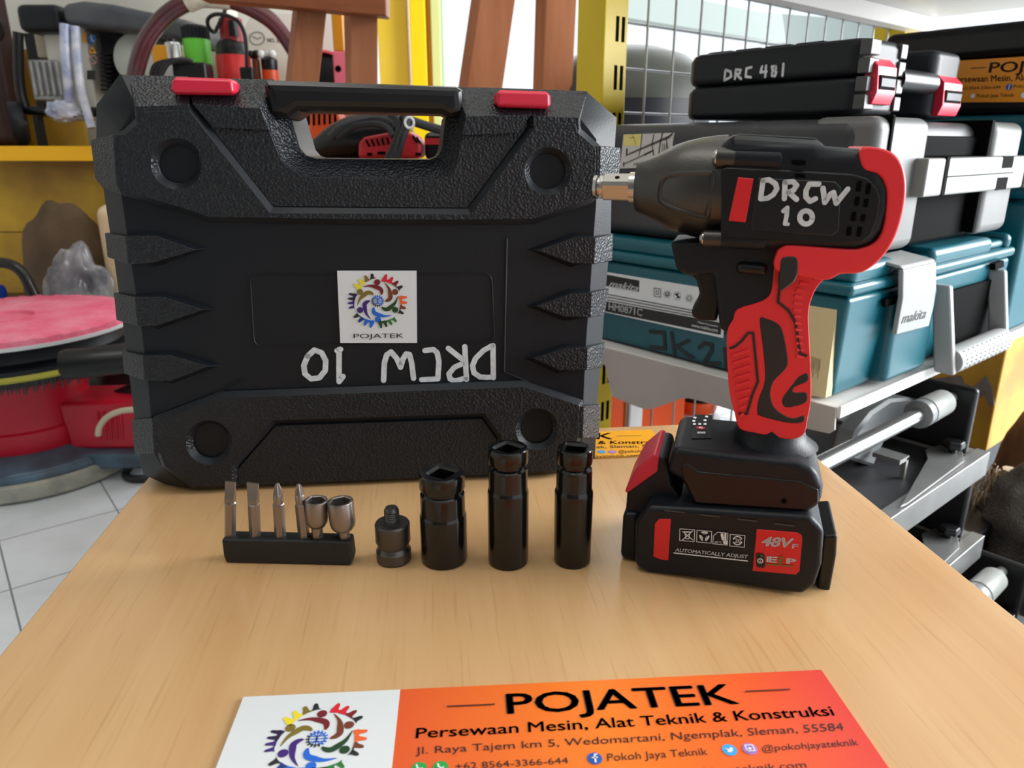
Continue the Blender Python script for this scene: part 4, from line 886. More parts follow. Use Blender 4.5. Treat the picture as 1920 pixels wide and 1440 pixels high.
bm = BM(); box(bm, g_(1684, 330).x, g_(1905, 330).x, gy - .030, gy - .004, zb0, zb1); band = obj('latch_band', bm, mat('pale_grey_plastic', s2l(134, 134, 130), .4, var=.06, vscale=20), gcase, bevel=.0025); band['label'] = 'pale grey latch band'
bm = BM(); box(bm, g_(1712, 300).x + .001, g_(1830, 300).x - .001, gy - .004, gy + .02, zb1, gt - .016); box(bm, g_(1712, 300).x + .001, g_(1830, 300).x - .001, gy - .004, gy + .02, .006, zb0); obj('end_recess_shade', bm, hole, gcase, bevel=.003)  # black plates added to put the shade between the pillars into colour
bm = BM(); zm = (zb0 + zb1) / 2; yb3 = gy - .0305
box(bm, g_(1717, 330).x, g_(1723, 330).x, yb3 - .0006, gy, zb0, zb1 + .001); box(bm, g_(1725, 330).x, g_(1850, 330).x, yb3, gy, zm - .0006, zm + .0006)
for a, b in ((1826, 1846),):
    box(bm, g_(a, 330).x, g_(b, 330).x, yb3, gy, zm + (zb1 - zm) * .3, zb1); box(bm, g_(a - 4, 330).x, g_(b - 4, 330).x, yb3, gy, zb0, zm - (zm - zb0) * .25)
box(bm, g_(1871, 330).x, g_(1876, 330).x, yb3, gy, zb0, zb1); obj('band_gaps', bm, hole, band)
bm = BM(); qs = [G0.x(*p, gx) for p in [(1170, 252), (1264, 249), (1257, 312), (1163, 316)]]; prism_x(bm, qs, gx - .0008, gx + .002); gs = obj('side_label', bm, mat('grey_label', s2l(196, 192, 188), .45), gcase); gs['label'] = 'grey label with drawings of drill parts'
bm = BM(); c66 = crop(1110, 220, 6.62); xg = gx - .0010
def gp_(a, b): return G0.x(*c66(a, b), xg)
poly(bm, [gp_(400, 215), gp_(612, 208), gp_(600, 350), gp_(388, 356)], 1)
poly(bm, [gp_(395, 492), gp_(470, 440), gp_(870, 262), gp_(1010, 205), gp_(960, 260), gp_(800, 325), gp_(560, 425)], 2)
for pts, w_ in (([(385, 585), (640, 470), (760, 410)], .0010), ([(622, 212), (600, 400), (582, 480)], .0010), ([(770, 215), (745, 330), (765, 470)], .0013), ([(875, 198), (850, 300), (830, 455)], .0017), ([(1000, 200), (920, 260), (945, 400)], .0013), ([(395, 560), (395, 610)], .0016), ([(435, 395), (432, 460)], .0024), ([(650, 465), (760, 412)], .0020)):
    stroke(bm, [gp_(*p) for p in pts], w_, nx, 0)
for k in range(3): stroke(bm, [gp_(880 + 24 * k, 325), gp_(870 + 24 * k, 445)], .0009, nx, 0)
stroke(bm, [gp_(500, 225), gp_(530, 280), gp_(545, 340)], .0006, nx, 2); stroke(bm, [gp_(470, 260), gp_(520, 245)], .0006, nx, 2)
text(bm, 'DRILL', gp_(515, 602), gp_(625, 594), gp_(517, 566), bold=.01)
obj('label_print', bm, [blk_ink, mat('pale_yellow_print', s2l(222, 206, 120), .5), mat('sepia_print', s2l(80, 70, 64), .5)], gs, smooth=False, fix=False)
# ------------------------------------------------------------------ black case with red latches and painted number
R0 = Frame(Sf.M @ Vector((0, 0, ztop + gt + .004)), 40)
rx_, ry_ = .062, .05
rt = R0.x(1612, 69, rx_).z; far = R0.x(1274, 160, rx_).y
rcase = thing('tool_case', 'black case with two red latches and painted number on top of the charcoal case', 'tool case', R0)
zsm = R0.x(1620, 141, rx_).z
bm = BM(); xw = .315
xe = R0.y(1690, 150, ry_).x; xf2 = R0.y(1747, 170, ry_).x
outl = [(rx_, ry_ + .012), (rx_ + .012, ry_), (xe - .008, ry_), (xe, ry_ + .01), (xe + .01, ry_ + .05), (xf2 - .01, ry_ + .05), (xf2, ry_ + .01), (xf2 + .008, ry_), (xw - .012, ry_), (xw, ry_ + .012), (xw, far - .02), (xw - .02, far), (rx_ + .02, far), (rx_, far - .02)]
prism_z(bm, [Vector((a, b, 0)) for a, b in outl], .001, zsm - .0006); obj('lower_shell', bm, blk, rcase, bevel=.007, seg=2)
bm = BM(); prism_z(bm, [Vector((a, b, 0)) for a, b in outl], zsm + .0006, rt)
obj('upper_shell', bm, blk, rcase, bevel=.011, seg=2)
bm = BM()
for k in range(4):
    y = ry_ + .06 + k * (far - ry_ - .08) / 4; box(bm, rx_ + .02, xw - .02, y, y + .035, rt - .002, rt + .003)
obj('top_ribs', bm, blk, rcase, bevel=.002)
bm = BM(); tube(bm, [(xe - .004, ry_ + .006, zsm), (xf2 + .004, ry_ + .006, zsm)], .0125, 16); obj('handle', bm, blk_s, rcase)
lch = None
for a, b, t0, b0 in ((1640, 1676, 100, 198), (1764, 1799, 134, 221)):
    xA, xB = R0.y(a, (t0 + b0) / 2, ry_ - .006).x, R0.y(b, (t0 + b0) / 2, ry_ - .006).x; zB, zT = R0.y((a + b) / 2, b0, ry_).z, R0.y((a + b) / 2, t0, ry_).z; zB = max(zB, .004)
    bm = BM(); loft(bm, [(xA, ry_ + .004, zT), (xB, ry_ + .004, zT), (xB, ry_ - .008, zT - .012), (xB, ry_ - .010, zB + .01), (xB, ry_ - .004, zB), (xB, ry_ + .004, zB)][:0] or [(xA, ry_ + .006, zT), (xA, ry_ - .008, zT - .014), (xA, ry_ - .010, zB + .012), (xA, ry_ - .006, zB), (xA, ry_ + .006, zB)], [(xB, ry_ + .006, zT), (xB, ry_ - .008, zT - .014), (xB, ry_ - .010, zB + .012), (xB, ry_ - .006, zB), (xB, ry_ + .006, zB)])
    la = obj('latch', bm, red_lat, rcase, bevel=.0012); la['label'] = 'red latch'
    bm = BM(); zc_ = zB + (zT - zB) * .42; box(bm, xA + .004, xB - .004, ry_ - .0106, ry_ - .005, zc_ - .007, zc_ + .007); wn = obj('latch_window', bm, hole, la)
    bm = BM(); box(bm, xA + .006, xB - .006, ry_ - .0112, ry_ - .006, zc_ - .004, zc_ + .004); obj('latch_hook', bm, blk, la)
for (a, b) in ((rx_ + .002, R0.y(1639, 150, ry_).x), (R0.y(1678, 150, ry_).x, xe)):
    bm = BM()
    for k in range(4): box(bm, a, b, ry_ - .003, ry_ + .01, .006 + k * rt / 4.3, .006 + (k + .85) * rt / 4.3)
    obj('corner_blocks', bm, mat('dark_grey_plastic', s2l(70, 71, 72), .45), rcase, bevel=.0015)
bm = BM(); c24 = crop(1120, 0, 2.4)
def rst(pts): stroke(bm, [R0.x(*c24(a, b), rx_ - .0004) for a, b in pts], .0030, nx)
rst([(577, 315), (572, 362)]); rst([(577, 315), (600, 322), (603, 345), (572, 362)]); rst([(624, 315), (620, 355)]); rst([(624, 313), (645, 315), (642, 330), (626, 335), (648, 355)]); rst([(694, 303), (672, 308), (668, 345), (692, 348)])
rst([(742, 300), (735, 325), (762, 322)]); rst([(760, 296), (756, 346)]); rst([(804, 298), (786, 300), (790, 318), (806, 325), (800, 342), (786, 340), (788, 325), (804, 312), (804, 298)]); rst([(838, 288), (834, 340)])
obj('painted_number', bm, mark_w, rcase, smooth=False, fix=False)['label'] = 'white hand painted letters and number'
# ------------------------------------------------------------------ second stack further along: teal case below, black case with sign above
x2 = .50
t2 = thing('tool_case', 'second teal case further along the shelf under the black case with the sign', 'tool case', Sf)
H2_ = Sf.x(1850, 216, x2).z
bm = BM(); box(bm, x2 - .004, x2 + .42, .0, .34, .001, H2_ * .62); obj('body', bm, teal, t2, bevel=.008, seg=3)
bm = BM(); box(bm, x2 - .008, x2 + .42, -.004, .344, H2_ * .63, H2_); obj('lid', bm, teal, t2, bevel=.012, seg=3)
b2 = thing('tool_case', 'black case with an amber sign on its side at the upper right', 'tool case', Frame(Sf.M @ Vector((0, 0, H2_ + .0005)), 40))
B2 = Frame(Sf.M @ Vector((0, 0, H2_ + .0005)), 40)
h2 = B2.x(1780, 51, x2).z; yf2 = B2.x(1650, 110, x2).y
bm = BM(); box(bm, x2, x2 + .40, -.06, yf2, .0, h2 * .60); obj('lower_shell', bm, blk_s, b2, bevel=.010, seg=3)
bm = BM(); box(bm, x2, x2 + .40, -.06, yf2, h2 * .61, h2); obj('upper_shell', bm, blk_s, b2, bevel=.014, seg=4)
bm = BM(); q = [B2.x(*p, x2) for p in [(1782, 115), (1985, 102), (1985, 191), (1790, 192)]]; prism_x(bm, q, x2 - .001, x2 + .002); s2 = obj('sign_sticker', bm, mat('amber_sticker_print', s2l(232, 146, 30), .4), b2); s2['label'] = 'amber sign sticker'
bm = BM(); xq = x2 - .0014
def bt(s, a, b, c, **k): text(bm, s, B2.x(*a, xq), B2.x(*b, xq), B2.x(*c, xq), **k)
bt('POJATEK', (1853, 136), (2035, 130), (1857, 116), bold=.018); stroke(bm, [B2.x(1821, 128, xq), B2.x(1848, 126.5, xq)], .001, nx)
bt('Persewaan Mesin, Alat Teknik & Konstruksi', (1788, 154.5), (2085, 146), (1788, 142.5), bold=.012)
bt('+62 8564-3366-644', (1800, 168.5), (1876, 166), (1800, 162.5)); bt('Pokoh Jaya Teknik', (1901, 165), (1980, 163), (1901, 158.5)); bt('Pokoh Jaya Teknik', (1832, 182.5), (1902, 181), (1832, 176))
obj('lettering', bm, mat('dark_brown_print', (.025, .008, .005), .5), s2, smooth=False, fix=False)
bm = BM(); c = B2.x(1892, 163, xq - .0003); disc(bm, c, .0042, (0, 1, 0), (0, 0, 1), 1); stroke(bm, [c + Vector((0, -.001, .0026)), c + Vector((0, 0, .002)), c + Vector((0, 0, -.003))], .001, nx, 4); disc(bm, B2.x(1824, 180, xq - .0003), .003, (0, 1, 0), (0, 0, 1), 4); disc(bm, B2.x(1920, 178, xq - .0003), .004, (0, 1, 0), (0, 0, 1), 4); obj('icons', bm, ICO, s2, smooth=False, fix=False)
# ------------------------------------------------------------------ tile cutters stacked below the shelf
alu = mat('worn_aluminium', (0.27, 0.27, 0.265), 0.42, 0.7, var=0.2, vscale=20)
chrome = mat('rail_chrome', (0.48, 0.49, 0.49), 0.2, 1.0)
bedm = mat('black_rubber_bed', (0.016, 0.016, 0.018), 0.55, var=.3, vscale=14, dirt=(.03, .03, .034))
castg = mat('grey_cast_paint', s2l(120, 123, 124), 0.4, 0.2)
cream = mat('grey_nylon', s2l(130, 132, 128), .4)
CZ = .2565
Cf = Frame((Sf.o.x, Sf.o.y, CZ), 40)
def build_cutter(fr, label):
    t = thing('tile_cutter', label, 'tile cutter', fr, group='tile cutters stacked under the shelf')
    bm = BM(); box(bm, -.10, .372, -.048, -.030, 0, .036); box(bm, -.10, .372, .235, .25, 0, .036); box(bm, .335, .372, -.030, .235, .012, .034); obj('frame', bm, alu, t, bevel=.0012)
    bm = BM(); box(bm, -.10, .335, -.030, .095, .004, .030); box(bm, -.10, .335, .105, .235, .004, .030); obj('bed', bm, bedm, t, bevel=.002)
    bm = BM(); box(bm, -.10, .335, .096, .104, .004, .033); obj('scoring_strip', bm, alu, t)
    for y in (.0, .105):
        bm = BM(); tube(bm, [(-.10, y, .112), (.235, y, .112)], .0098, 20); r_ = obj('rail', bm, chrome, t)
        bm = BM(); tube(bm, [(.222, y, .112), (.225, y, .112), (.238, y, .112), (.242, y, .112)], [.012, .0185, .0185, .014], 24); obj('rail_ring', bm, castg, r_)
        bm = BM(); tube(bm, [(.238, y, .112), (.243, y, .112), (.300, y, .112), (.308, y, .112), (.309, y, .112), (.332, y, .112)], [.014, .0185, .0175, .012, .007, .007], 24); obj('rail_sleeve', bm, cream, r_)
    bm = BM(); box(bm, .332, .345, -.03, .13, .034, .130); obj('end_plate', bm, blk_s, t, bevel=.006)
    bm = BM(); loft(bm, *[[(x, -.032, .0365), (x + .016, -.032, .0365), (x + .016, .0, .0365), (x, .0, .0365)] for x in ()]) if False else prism_z(bm, [(.10, -.044, 0), (.112, -.046, 0), (.30, -.040, 0), (.345, -.020, 0), (.335, .005, 0), (.30, .010, 0), (.27, -.005, 0)], .037, .040); obj('guide_arm', bm, alu, t, bevel=.0006)
    bm = BM(); M = Matrix.Translation((.318, -.018, .040)); lathe(bm, [(.006, 0), (.006, .006), (.014, .007), (.015, .012), (.013, .018)], 6, M); obj('clamp_knob', bm, blk_s, t, bevel=.002)
    bm = BM(); box(bm, .20, .206, -.005, .0, .03, .06); box(bm, .18, .206, -.005, .03, .056, .062); obj('stop_bracket', bm, alu, t)
    return t
cut1 = build_cutter(Cf, 'topmost tile cutter with bright twin rails, right beside the table')
bm = BM(); ya = .052
arc = Cf.ys([(1576, 856), (1590, 805), (1620, 768), (1655, 745), (1690, 742), (1722, 748), (1735, 757), (1726, 770), (1706, 778), (1690, 785), (1668, 792), (1648, 812), (1630, 850), (1622, 870)], ya)
plate_y(bm, [arc], ya - .012, .026, .004); hd_ = obj('lever', bm, castg, cut1); hd_['label'] = 'grey curved lever'
bm = BM(); p = Cf.y(1722, 757, ya - .014); tube(bm, [p, p + Vector((0, .006, 0))], .0055, 6); obj('lever_bolt', bm, chrome, hd_)
for dz, lab in ((.125, 'second tile cutter of the stack, its black knob just right of the table edge'), (.25, 'lowest tile cutter of the stack, standing on the floor')):
    c = copy_tree(cut1); c.location = Vector((Cf.o.x, Cf.o.y, CZ - dz)) + Cf.M.to_3x3() @ Vector((.0 if dz < .2 else .05, -.015 if dz < .2 else -.09, 0)); c['label'] = lab
    for ch in list(c.children):
        if ch.name.startswith('lever'):
            for g in list(ch.children): bpy.data.objects.remove(g)
            bpy.data.objects.remove(ch)
# ------------------------------------------------------------------ yellow wooden post, sacks, orange machine behind the grid
Y0 = Frame((Sf.o.x, Sf.o.y, 0), 40)
yp_ = thing('wooden_post', 'wide yellow painted wooden post with torn grey paper, behind the tile cutters', 'post', Y0)
xp = Y0.y(1866, 760, .08).x
bm = BM(); box(bm, xp, xp + .25, .08, .40, .13, SZ - .035); ypo = obj('post_body', bm, yel_wood, yp_, bevel=.004)
bm = BM(); box(bm, xp + .02, xp + .25, .10, .36, 0, .13); obj('plinth', bm, blk, yp_)
bm = BM(); c1540 = crop(1540, 700, 5.05)
q = [Y0.x(*c1540(*p), xp) for p in [(960, 60), (1330, 20), (1350, 90), (1440, 130), (1520, 60), (1560, 20), (1620, 140), (1640, 300), (1600, 320), (1540, 200), (1440, 270), (1290, 310), (960, 215)]]
prism_x(bm, q, xp - .0015, xp + .002); obj('torn_paper', bm, mat('torn_grey_paper', s2l(120, 114, 108), .8, var=.3, vscale=40), ypo)
brn = mat('brown_sackcloth', s2l(120, 84, 50), .8, var=.4, vscale=20, bump=.5, bscale=200)
net = mat('grey_net_bag', s2l(84, 78, 70), .7, var=.4, vscale=40, bump=.9, bscale=300, btype='VORO')
mar = mat('maroon_cloth', s2l(86, 46, 54), .85, var=.4, vscale=10, bump=.3, bscale=60)
def lump(name, c, rx, ry, rz, m, label, cat, noise=.22, flat=True):
    bm = BM(); ball(bm, c, rx, ry, rz, 32, 20, noise, 8)
    if flat:
        for v in bm.verts: v.co.z = max(v.co.z, .0065)
    return tag(obj(name, bm, m, angle=80), label, cat)
P = lambda px, py, y: at_y(px, py, y)
c = P(1908, 1075, 1.06); lump('net_bag', (c.x + .035, c.y + .04, .10), .075, .07, .11, net, 'grey net bag on the floor at the right edge beside the tile cutters', 'bag')
c = P(1940, 1180, 1.0); lump('cloth_bundle', (c.x + .06, c.y - .03, .055), .07, .075, .06, mar, 'maroon cloth bundle low at the right edge under the net bag', 'cloth')
c = P(1935, 845, 1.26); sk = lump('brown_sack', (c.x + .02, c.y, c.z - .10), .07, .08, .19, brn, 'upright brown sack at the right edge next to the yellow post', 'sack', .12, False)
z_ = min(v.co.z for v in sk.data.vertices)
for v in sk.data.vertices:
    if v.co.z < c.z - .10: v.co.z = (v.co.z - (c.z - .10)) * (c.z - .10) / (c.z - .10 - z_) + c.z - .10
bm = BM(); c = P(1868, 900, 1.16); random.seed(3)
for k in range(46):
    a = c + Vector((random.uniform(-.03, .03), random.uniform(-.02, .02), random.uniform(-.0, .03))); pts = [a]
    for j in range(4): pts.append(pts[-1] + Vector((random.uniform(-.014, .012), random.uniform(-.012, .012), random.uniform(-.03, -.006))))
    tube(bm, smooth_path(pts, 3), .0011, 5)
tube(bm, smooth_path([c + Vector((.02, 0, .02)), c + Vector((.02, .01, -.10)), Vector((c.x + .03, c.y, .005))], 4), [.012] * 9, 8)
tag(obj('straw_twine', bm, mat('pale_straw', s2l(170, 150, 124), .8)), 'frayed bunch of pale twine hanging down by the yellow post', 'twine', kind='stuff')
org = mat('orange_plastic', s2l(222, 84, 34), .4)
o_ = Frame((Sf.M @ Vector((.22, .54, 0))).to_tuple()[:2] + (0,), 40)
orm = thing('orange_machine', 'orange machine standing behind the white wire grid, left of the wrench battery', 'machine', o_)
bm = BM(); loft(bm, *[[(-.10 + a, 0, z), (.26 - a, 0, z), (.26 - a, .22, z), (-.10 + a, .22, z)] for a, z in ((.0, .002), (.0, .26), (.02, .36), (.05, .40))]); obj('body', bm, org, orm, bevel=.02, seg=3)
bm = BM(); box(bm, .06, .10, -.012, .01, .10, .37); obj('rib', bm, wht, orm, bevel=.005)
bm = BM(); box(bm, -.09, -.03, -.02, .02, .10, .30); obj('side_handle', bm, blk_s, orm, bevel=.006)
jq = Sf.M @ Vector((.56, .58, 0))
jg = thing('jug', 'white jug with a black cap and orange collar behind the wire grid', 'jug', loc=(jq.x, jq.y, 0))
bm = BM(); lathe(bm, [(.06, .001), (.062, .02), (.062, .10), (.055, .125), (.04, .14)], 32); obj('jug_body', bm, wht, jg, angle=40)
bm = BM(); lathe(bm, [(.044, .14), (.047, .15), (.044, .165)], 32); obj('collar', bm, org, jg)
bm = BM(); lathe(bm, [(.036, .165), (.038, .19), (.034, .20)], 32); obj('cap', bm, blk_s, jg)
mt = BM(); box(mt, -.05, 1.0, -.42, .40, .0005, .006); mo = tag(obj('floor_dark_sheet', mt, mat('dark_sheet', (.02, .019, .018), .8, var=.4, vscale=12, dirt=(.05, .045, .04), bump=.3, bscale=120)), 'dark sheet added to darken the tiles under the stacked tile cutters', 'dark sheet'); mo.location = (Sf.o.x, Sf.o.y, 0); mo.rotation_euler = (0, 0, Sf.rz)  # invented dark sheet, added to darken the bright tiles here
dk = thing('clutter_block', 'black box added as dark clutter on the floor behind the net bag, under the yellow post', 'crate', Frame((Sf.o.x, Sf.o.y, 0), 40))  # black box added to fill in dark clutter over the bright tiles
bm = BM(); box(bm, .48, .66, -.02, .30, .0065, .11); obj('crate_body', bm, blk, dk, bevel=.006)
bm = BM(); box(bm, .475, .665, -.026, .306, .095, .112); obj('clutter_rim', bm, blk_s, dk, bevel=.003)
# things seen through the upper wire grid
dq = Sf.M @ Vector((.10, 1.05, 0))
dr = Frame((dq.x, dq.y, 0), 40)
ctr = Sf.y(1175, 210, 1.05)
bm = BM(); r_ = abs(Sf.y(1272, 190, 1.05).x - ctr.x); top_ = ctr.z + SZ + .13
cw = Sf.M @ Vector((ctr.x, 1.05, 0))
tag_ = thing('drum', 'dark round topped drum behind the wire grid', 'drum', loc=(cw.x, cw.y, 0))
hz = Sf.y(1175, 86, 1.05).z + SZ
bm = BM(); lathe(bm, [(r_ * .98, .002), (r_, .02), (r_, hz - .13)], 48); obj('drum_wall', bm, mat('slate_plastic', (.012, .013, .022), .5), tag_, angle=50)
bm = BM(); lathe(bm, [(r_ * 1.01, hz - .135), (r_ * 1.0, hz - .11), (r_ * .9, hz - .06), (r_ * .68, hz - .025), (r_ * .35, hz - .004), (.004, hz)], 48); obj('drum_lid', bm, mat('olive_grey_plastic', (.055, .06, .05), .5), tag_, angle=50)
bm = BM(); q = [Sf.y(*p, 1.7) for p in [(1130, 0), (1130, 26), (1420, 72), (1640, 108), (1640, 40), (1420, 22), (1280, -8)]]; prism_y(bm, [Vector((p.x, 0, p.z + SZ)) for p in q], 1.7, 1.8)
e_ = struct('trim_2', bm, mat('grey_eave', s2l(150, 160, 156), .6)); e_.location = (Sf.o.x, Sf.o.y, 0); e_.rotation_euler = (0, 0, Sf.rz)
# ------------------------------------------------------------------ yellow wooden shelf at the left
Q = at_y
def pbox(bm, x0, y0, x1, y1, Y, dep, zlo=None):
    a, b = Q(x0, y0, Y), Q(x1, y1, Y); box(bm, a.x, b.x, Y, Y + dep, b.z if zlo is None else zlo, a.z)
YS = 2.2
yt = Q(80, 274, YS).z; yb_s = Q(80, 302, YS).z
ysh = thing('wooden_shelf', 'yellow painted wooden shelf carrying the compressor and pumps', 'shelf', loc=(0, 0, 0))
xR = Q(640, 280, YS).x
bm = BM(); box(bm, -2.6, xR, YS + .02, 2.85, yt - .018, yt); obj('shelf_board', bm, yel_wood, ysh)
bm = BM(); box(bm, -2.6, xR, YS, YS + .02, yb_s, yt); obj('front_edge', bm, mat('bright_yellow_paint', s2l(250, 186, 4), .4), ysh, bevel=.002)
bm = BM(); zz = Q(80, 436, 2.32).z; box(bm, -2.6, xR, 2.32, 2.34, zz + .003, yt - .018); box(bm, -2.6, xR, 2.325, 2.345, .0, zz); obj('front_panel', bm, yel_wood, ysh)
bm = BM(); box(bm, -2.6, Q(150, 200, 2.83).x, 2.83, 2.85, yt, Q(0, 150, 2.83).z + .1); obj('back_panel', bm, yel_wood, ysh)
for x in (-2.55, xR - .05):
    bm = BM(); box(bm, x, x + .04, 2.75, 2.79, 0, yt - .018); obj('leg', bm, yel_wood, ysh)
# compressor / engine set on the shelf
slate = mat('dusty_slate_plastic', (.045, .05, .06), .5, var=.35, vscale=9, dirt=(.09, .095, .105))
castal = mat('cast_engine_metal', (.50, .51, .50), .4, .4, var=.3, vscale=30)
beige = mat('beige_panel', s2l(206, 204, 192), .45)
cp = thing('air_compressor', 'black framed engine set with dark grey tank and beige panel on the yellow shelf', 'machine', loc=(Q(150, 270, 2.4).x, 2.4, yt))
cpm = Vector(cp.location)
def part(name, bm, m, par=cp, off=cpm, **k):
    bmesh.ops.translate(bm, verts=bm.verts, vec=-off); return obj(name, bm, m, par, **k)
bm = BM(); r8 = lambda pts, Y: [Q(a, b, Y) for a, b in pts]
tk = r8([(112, 6), (150, 0), (205, 6), (300, 26), (345, 36), (360, 50), (363, 84), (335, 78), (260, 62), (118, 46)], 2.34)
loft(bm, [(p.x, 2.34, p.z) for p in tk], [(p.x + .01, 2.62, p.z) for p in tk]); part('tank', bm, slate, bevel=.02, seg=3)
bm = BM(); pbox(bm, 24, 6, 116, 60, 2.36, .22); part('air_filter', bm, blk, bevel=.02, seg=3)
bm = BM(); pbox(bm, 78, 50, 186, 225, 2.42, .12); pn = part('control_panel', bm, beige, bevel=.004); pn['label'] = 'beige panel with safety stickers'
bm = BM(); pp = lambda a, b: Q(a, b, 2.4185) - cpm
poly(bm, [pp(154, 61), pp(162, 61), pp(162, 80), pp(154, 80)], 0); disc(bm, pp(172.5, 73), .0125, (1, 0, 0), (0, 0, 1), 1); poly(bm, [pp(166, 100), pp(173, 86), pp(181, 100)], 0); poly(bm, [pp(171, 97), pp(175, 97), pp(175, 93), pp(171, 93)], 2)
stroke(bm, [pp(174 + 8 * math.cos(R(t)), 112 + 8 * math.sin(R(t))) for t in range(0, 360, 30)], .0022, (0, -1, 0), 3, closed=True); stroke(bm, [pp(169, 107), pp(179, 117)], .0018, (0, -1, 0), 3)
poly(bm, [pp(163, 132), pp(179, 132), pp(179, 149), pp(163, 149)], 2); stroke(bm, [pp(171, 67), pp(172, 75), pp(177, 78)], .003, (0, -1, 0), 4, lift=.001)
part('safety_stickers', bm, [mat('sticker_amber', s2l(232, 160, 40), .5), mat('sticker_blue', s2l(30, 110, 190), .5), mat('sticker_black', (.02, .02, .02), .5), mat('sticker_pink', s2l(214, 150, 150), .5), wht_ink], pn, Vector((0, 0, 0)), smooth=False, fix=False)
bm = BM(); pbox(bm, 50, 112, 118, 188, 2.40, .10)
for k in range(5): pbox(bm, 58 + k * 12, 114, 64 + k * 12, 180, 2.385, .02)
part('cylinder_fins', bm, castal, bevel=.004)
bm = BM(); pbox(bm, 62, 60, 110, 108, 2.45, .05); part('carburettor_box', bm, mat('tan_box', s2l(190, 182, 160), .6), bevel=.004)
plw = mat('plastic_wrap_blue', s2l(150, 160, 196), .22, var=.5, vscale=24, dirt=s2l(224, 226, 232), bump=.5, bscale=40)
bm = BM(); tube(bm, smooth_path([Q(122, 46, 2.33), Q(123, 100, 2.32), Q(128, 150, 2.32), Q(131, 190, 2.33)], 5), .0145, 14); t_ = part('wrapped_handle', bm, plw); t_['label'] = 'handle tube in plastic wrap'
bm = BM(); tube(bm, smooth_path([Q(141, 50, 2.33), Q(145, 105, 2.32), Q(154, 175, 2.31), Q(172, 240, 2.30)], 5), .0125, 14); part('wrapped_handle', bm, plw)
bm = BM(); c = Q(120, 208, 2.33); ball(bm, c, .05, .03, .03, 24, 16, .35); part('wrap_bundle', bm, plw)
bm = BM(); fr_ = [Q(34, 60, 2.38), Q(36, 150, 2.38), Q(45, 195, 2.38), Q(62, 208, 2.38), Q(160, 210, 2.38), Q(300, 210, 2.38)]; tube(bm, smooth_path(fr_, 5), .014, 12); f2 = [p + Vector((0, .22, 0)) for p in fr_]; tube(bm, smooth_path(f2, 5), .014, 12); part('tube_frame', bm, blk_s)
for dxx in (0, .0):
    pass
bm = BM(); wc = Q(33, 229, 2.36); rw = abs(Q(33, 187, 2.36).z - wc.z); wc.z = yt + rw + .0005
Mw = Matrix.Translation(wc) @ Matrix.Rotation(R(-58), 4, 'Z') @ Matrix.Rotation(R(90), 4, 'X')
lathe(bm, [(rw * .6, -.018), (rw * .95, -.018), (rw, -.012), (rw, .012), (rw * .95, .018), (rw * .6, .018), (rw * .55, .008), (.004, .008)], 40, Mw); wl_ = part('wheel', bm, blk, angle=30)
bm = BM(); lathe(bm, [(rw * .5, -.0185), (rw * .16, -.0185), (rw * .14, -.024), (.002, -.024)], 24, Mw); part('hub', bm, slate, wl_, cpm)
bm = BM(); pbox(bm, 60, 214, 80, 272, 2.5, .03, yt); pbox(bm, 230, 214, 250, 272, 2.5, .03, yt); part('foot', bm, blk)
bm = BM(); c = Q(262, 112, 2.42); Md = Matrix.Translation(c) @ Matrix.Rotation(R(90), 4, 'X'); rd = abs(Q(310, 112, 2.42).x - c.x); lathe(bm, [(rd, -.10), (rd, .0), (rd * .96, .008), (rd * .6, .016), (rd * .2, .02), (.003, .02)], 40, Md); part('fan_cover', bm, mat('pale_grey_green', s2l(196, 204, 196), .45))['label'] = 'pale round fan cover'
bm = BM()
for k in range(9): pbox(bm, 188, 98 + k * 8.5, 208, 102 + k * 8.5, 2.41, .10)
for k in range(9): pbox(bm, 224 + k * 6, 64, 227 + k * 6, 84, 2.41, .10)
part('louvres', bm, blk_s)
bm = BM(); pbox(bm, 186, 60, 290, 180, 2.46, .12); part('engine_block', bm, blk)
bm = BM(); pbox(bm, 44, 62, 118, 205, 2.52, .10); part('dark_filler', bm, blk)  # black block added behind the fins to keep the gap dark
mm = thing('maroon_machine', 'dark maroon machine cut off by the top left corner', 'machine', loc=(Q(-30, 270, 2.68).x, 2.68, yt))
bm = BM(); pbox(bm, -110, -30, 2, 140, 2.68, .12, yt); bmesh.ops.translate(bm, verts=bm.verts, vec=-Vector(mm.location)); obj('housing', bm, mat('dark_maroon_paint', (.045, .014, .016), .5, var=.4, vscale=8), mm, bevel=.03, seg=4)
bm = BM(); c = Q(-16, 52, 2.67) - Vector(mm.location); lathe(bm, [(.045, 0), (.045, .012), (.034, .016), (.03, .008), (.01, .008), (.002, .012)], 28, Matrix.Translation(c) @ Matrix.Rotation(R(90), 4, 'X')); obj('dial', bm, blk_s, mm)
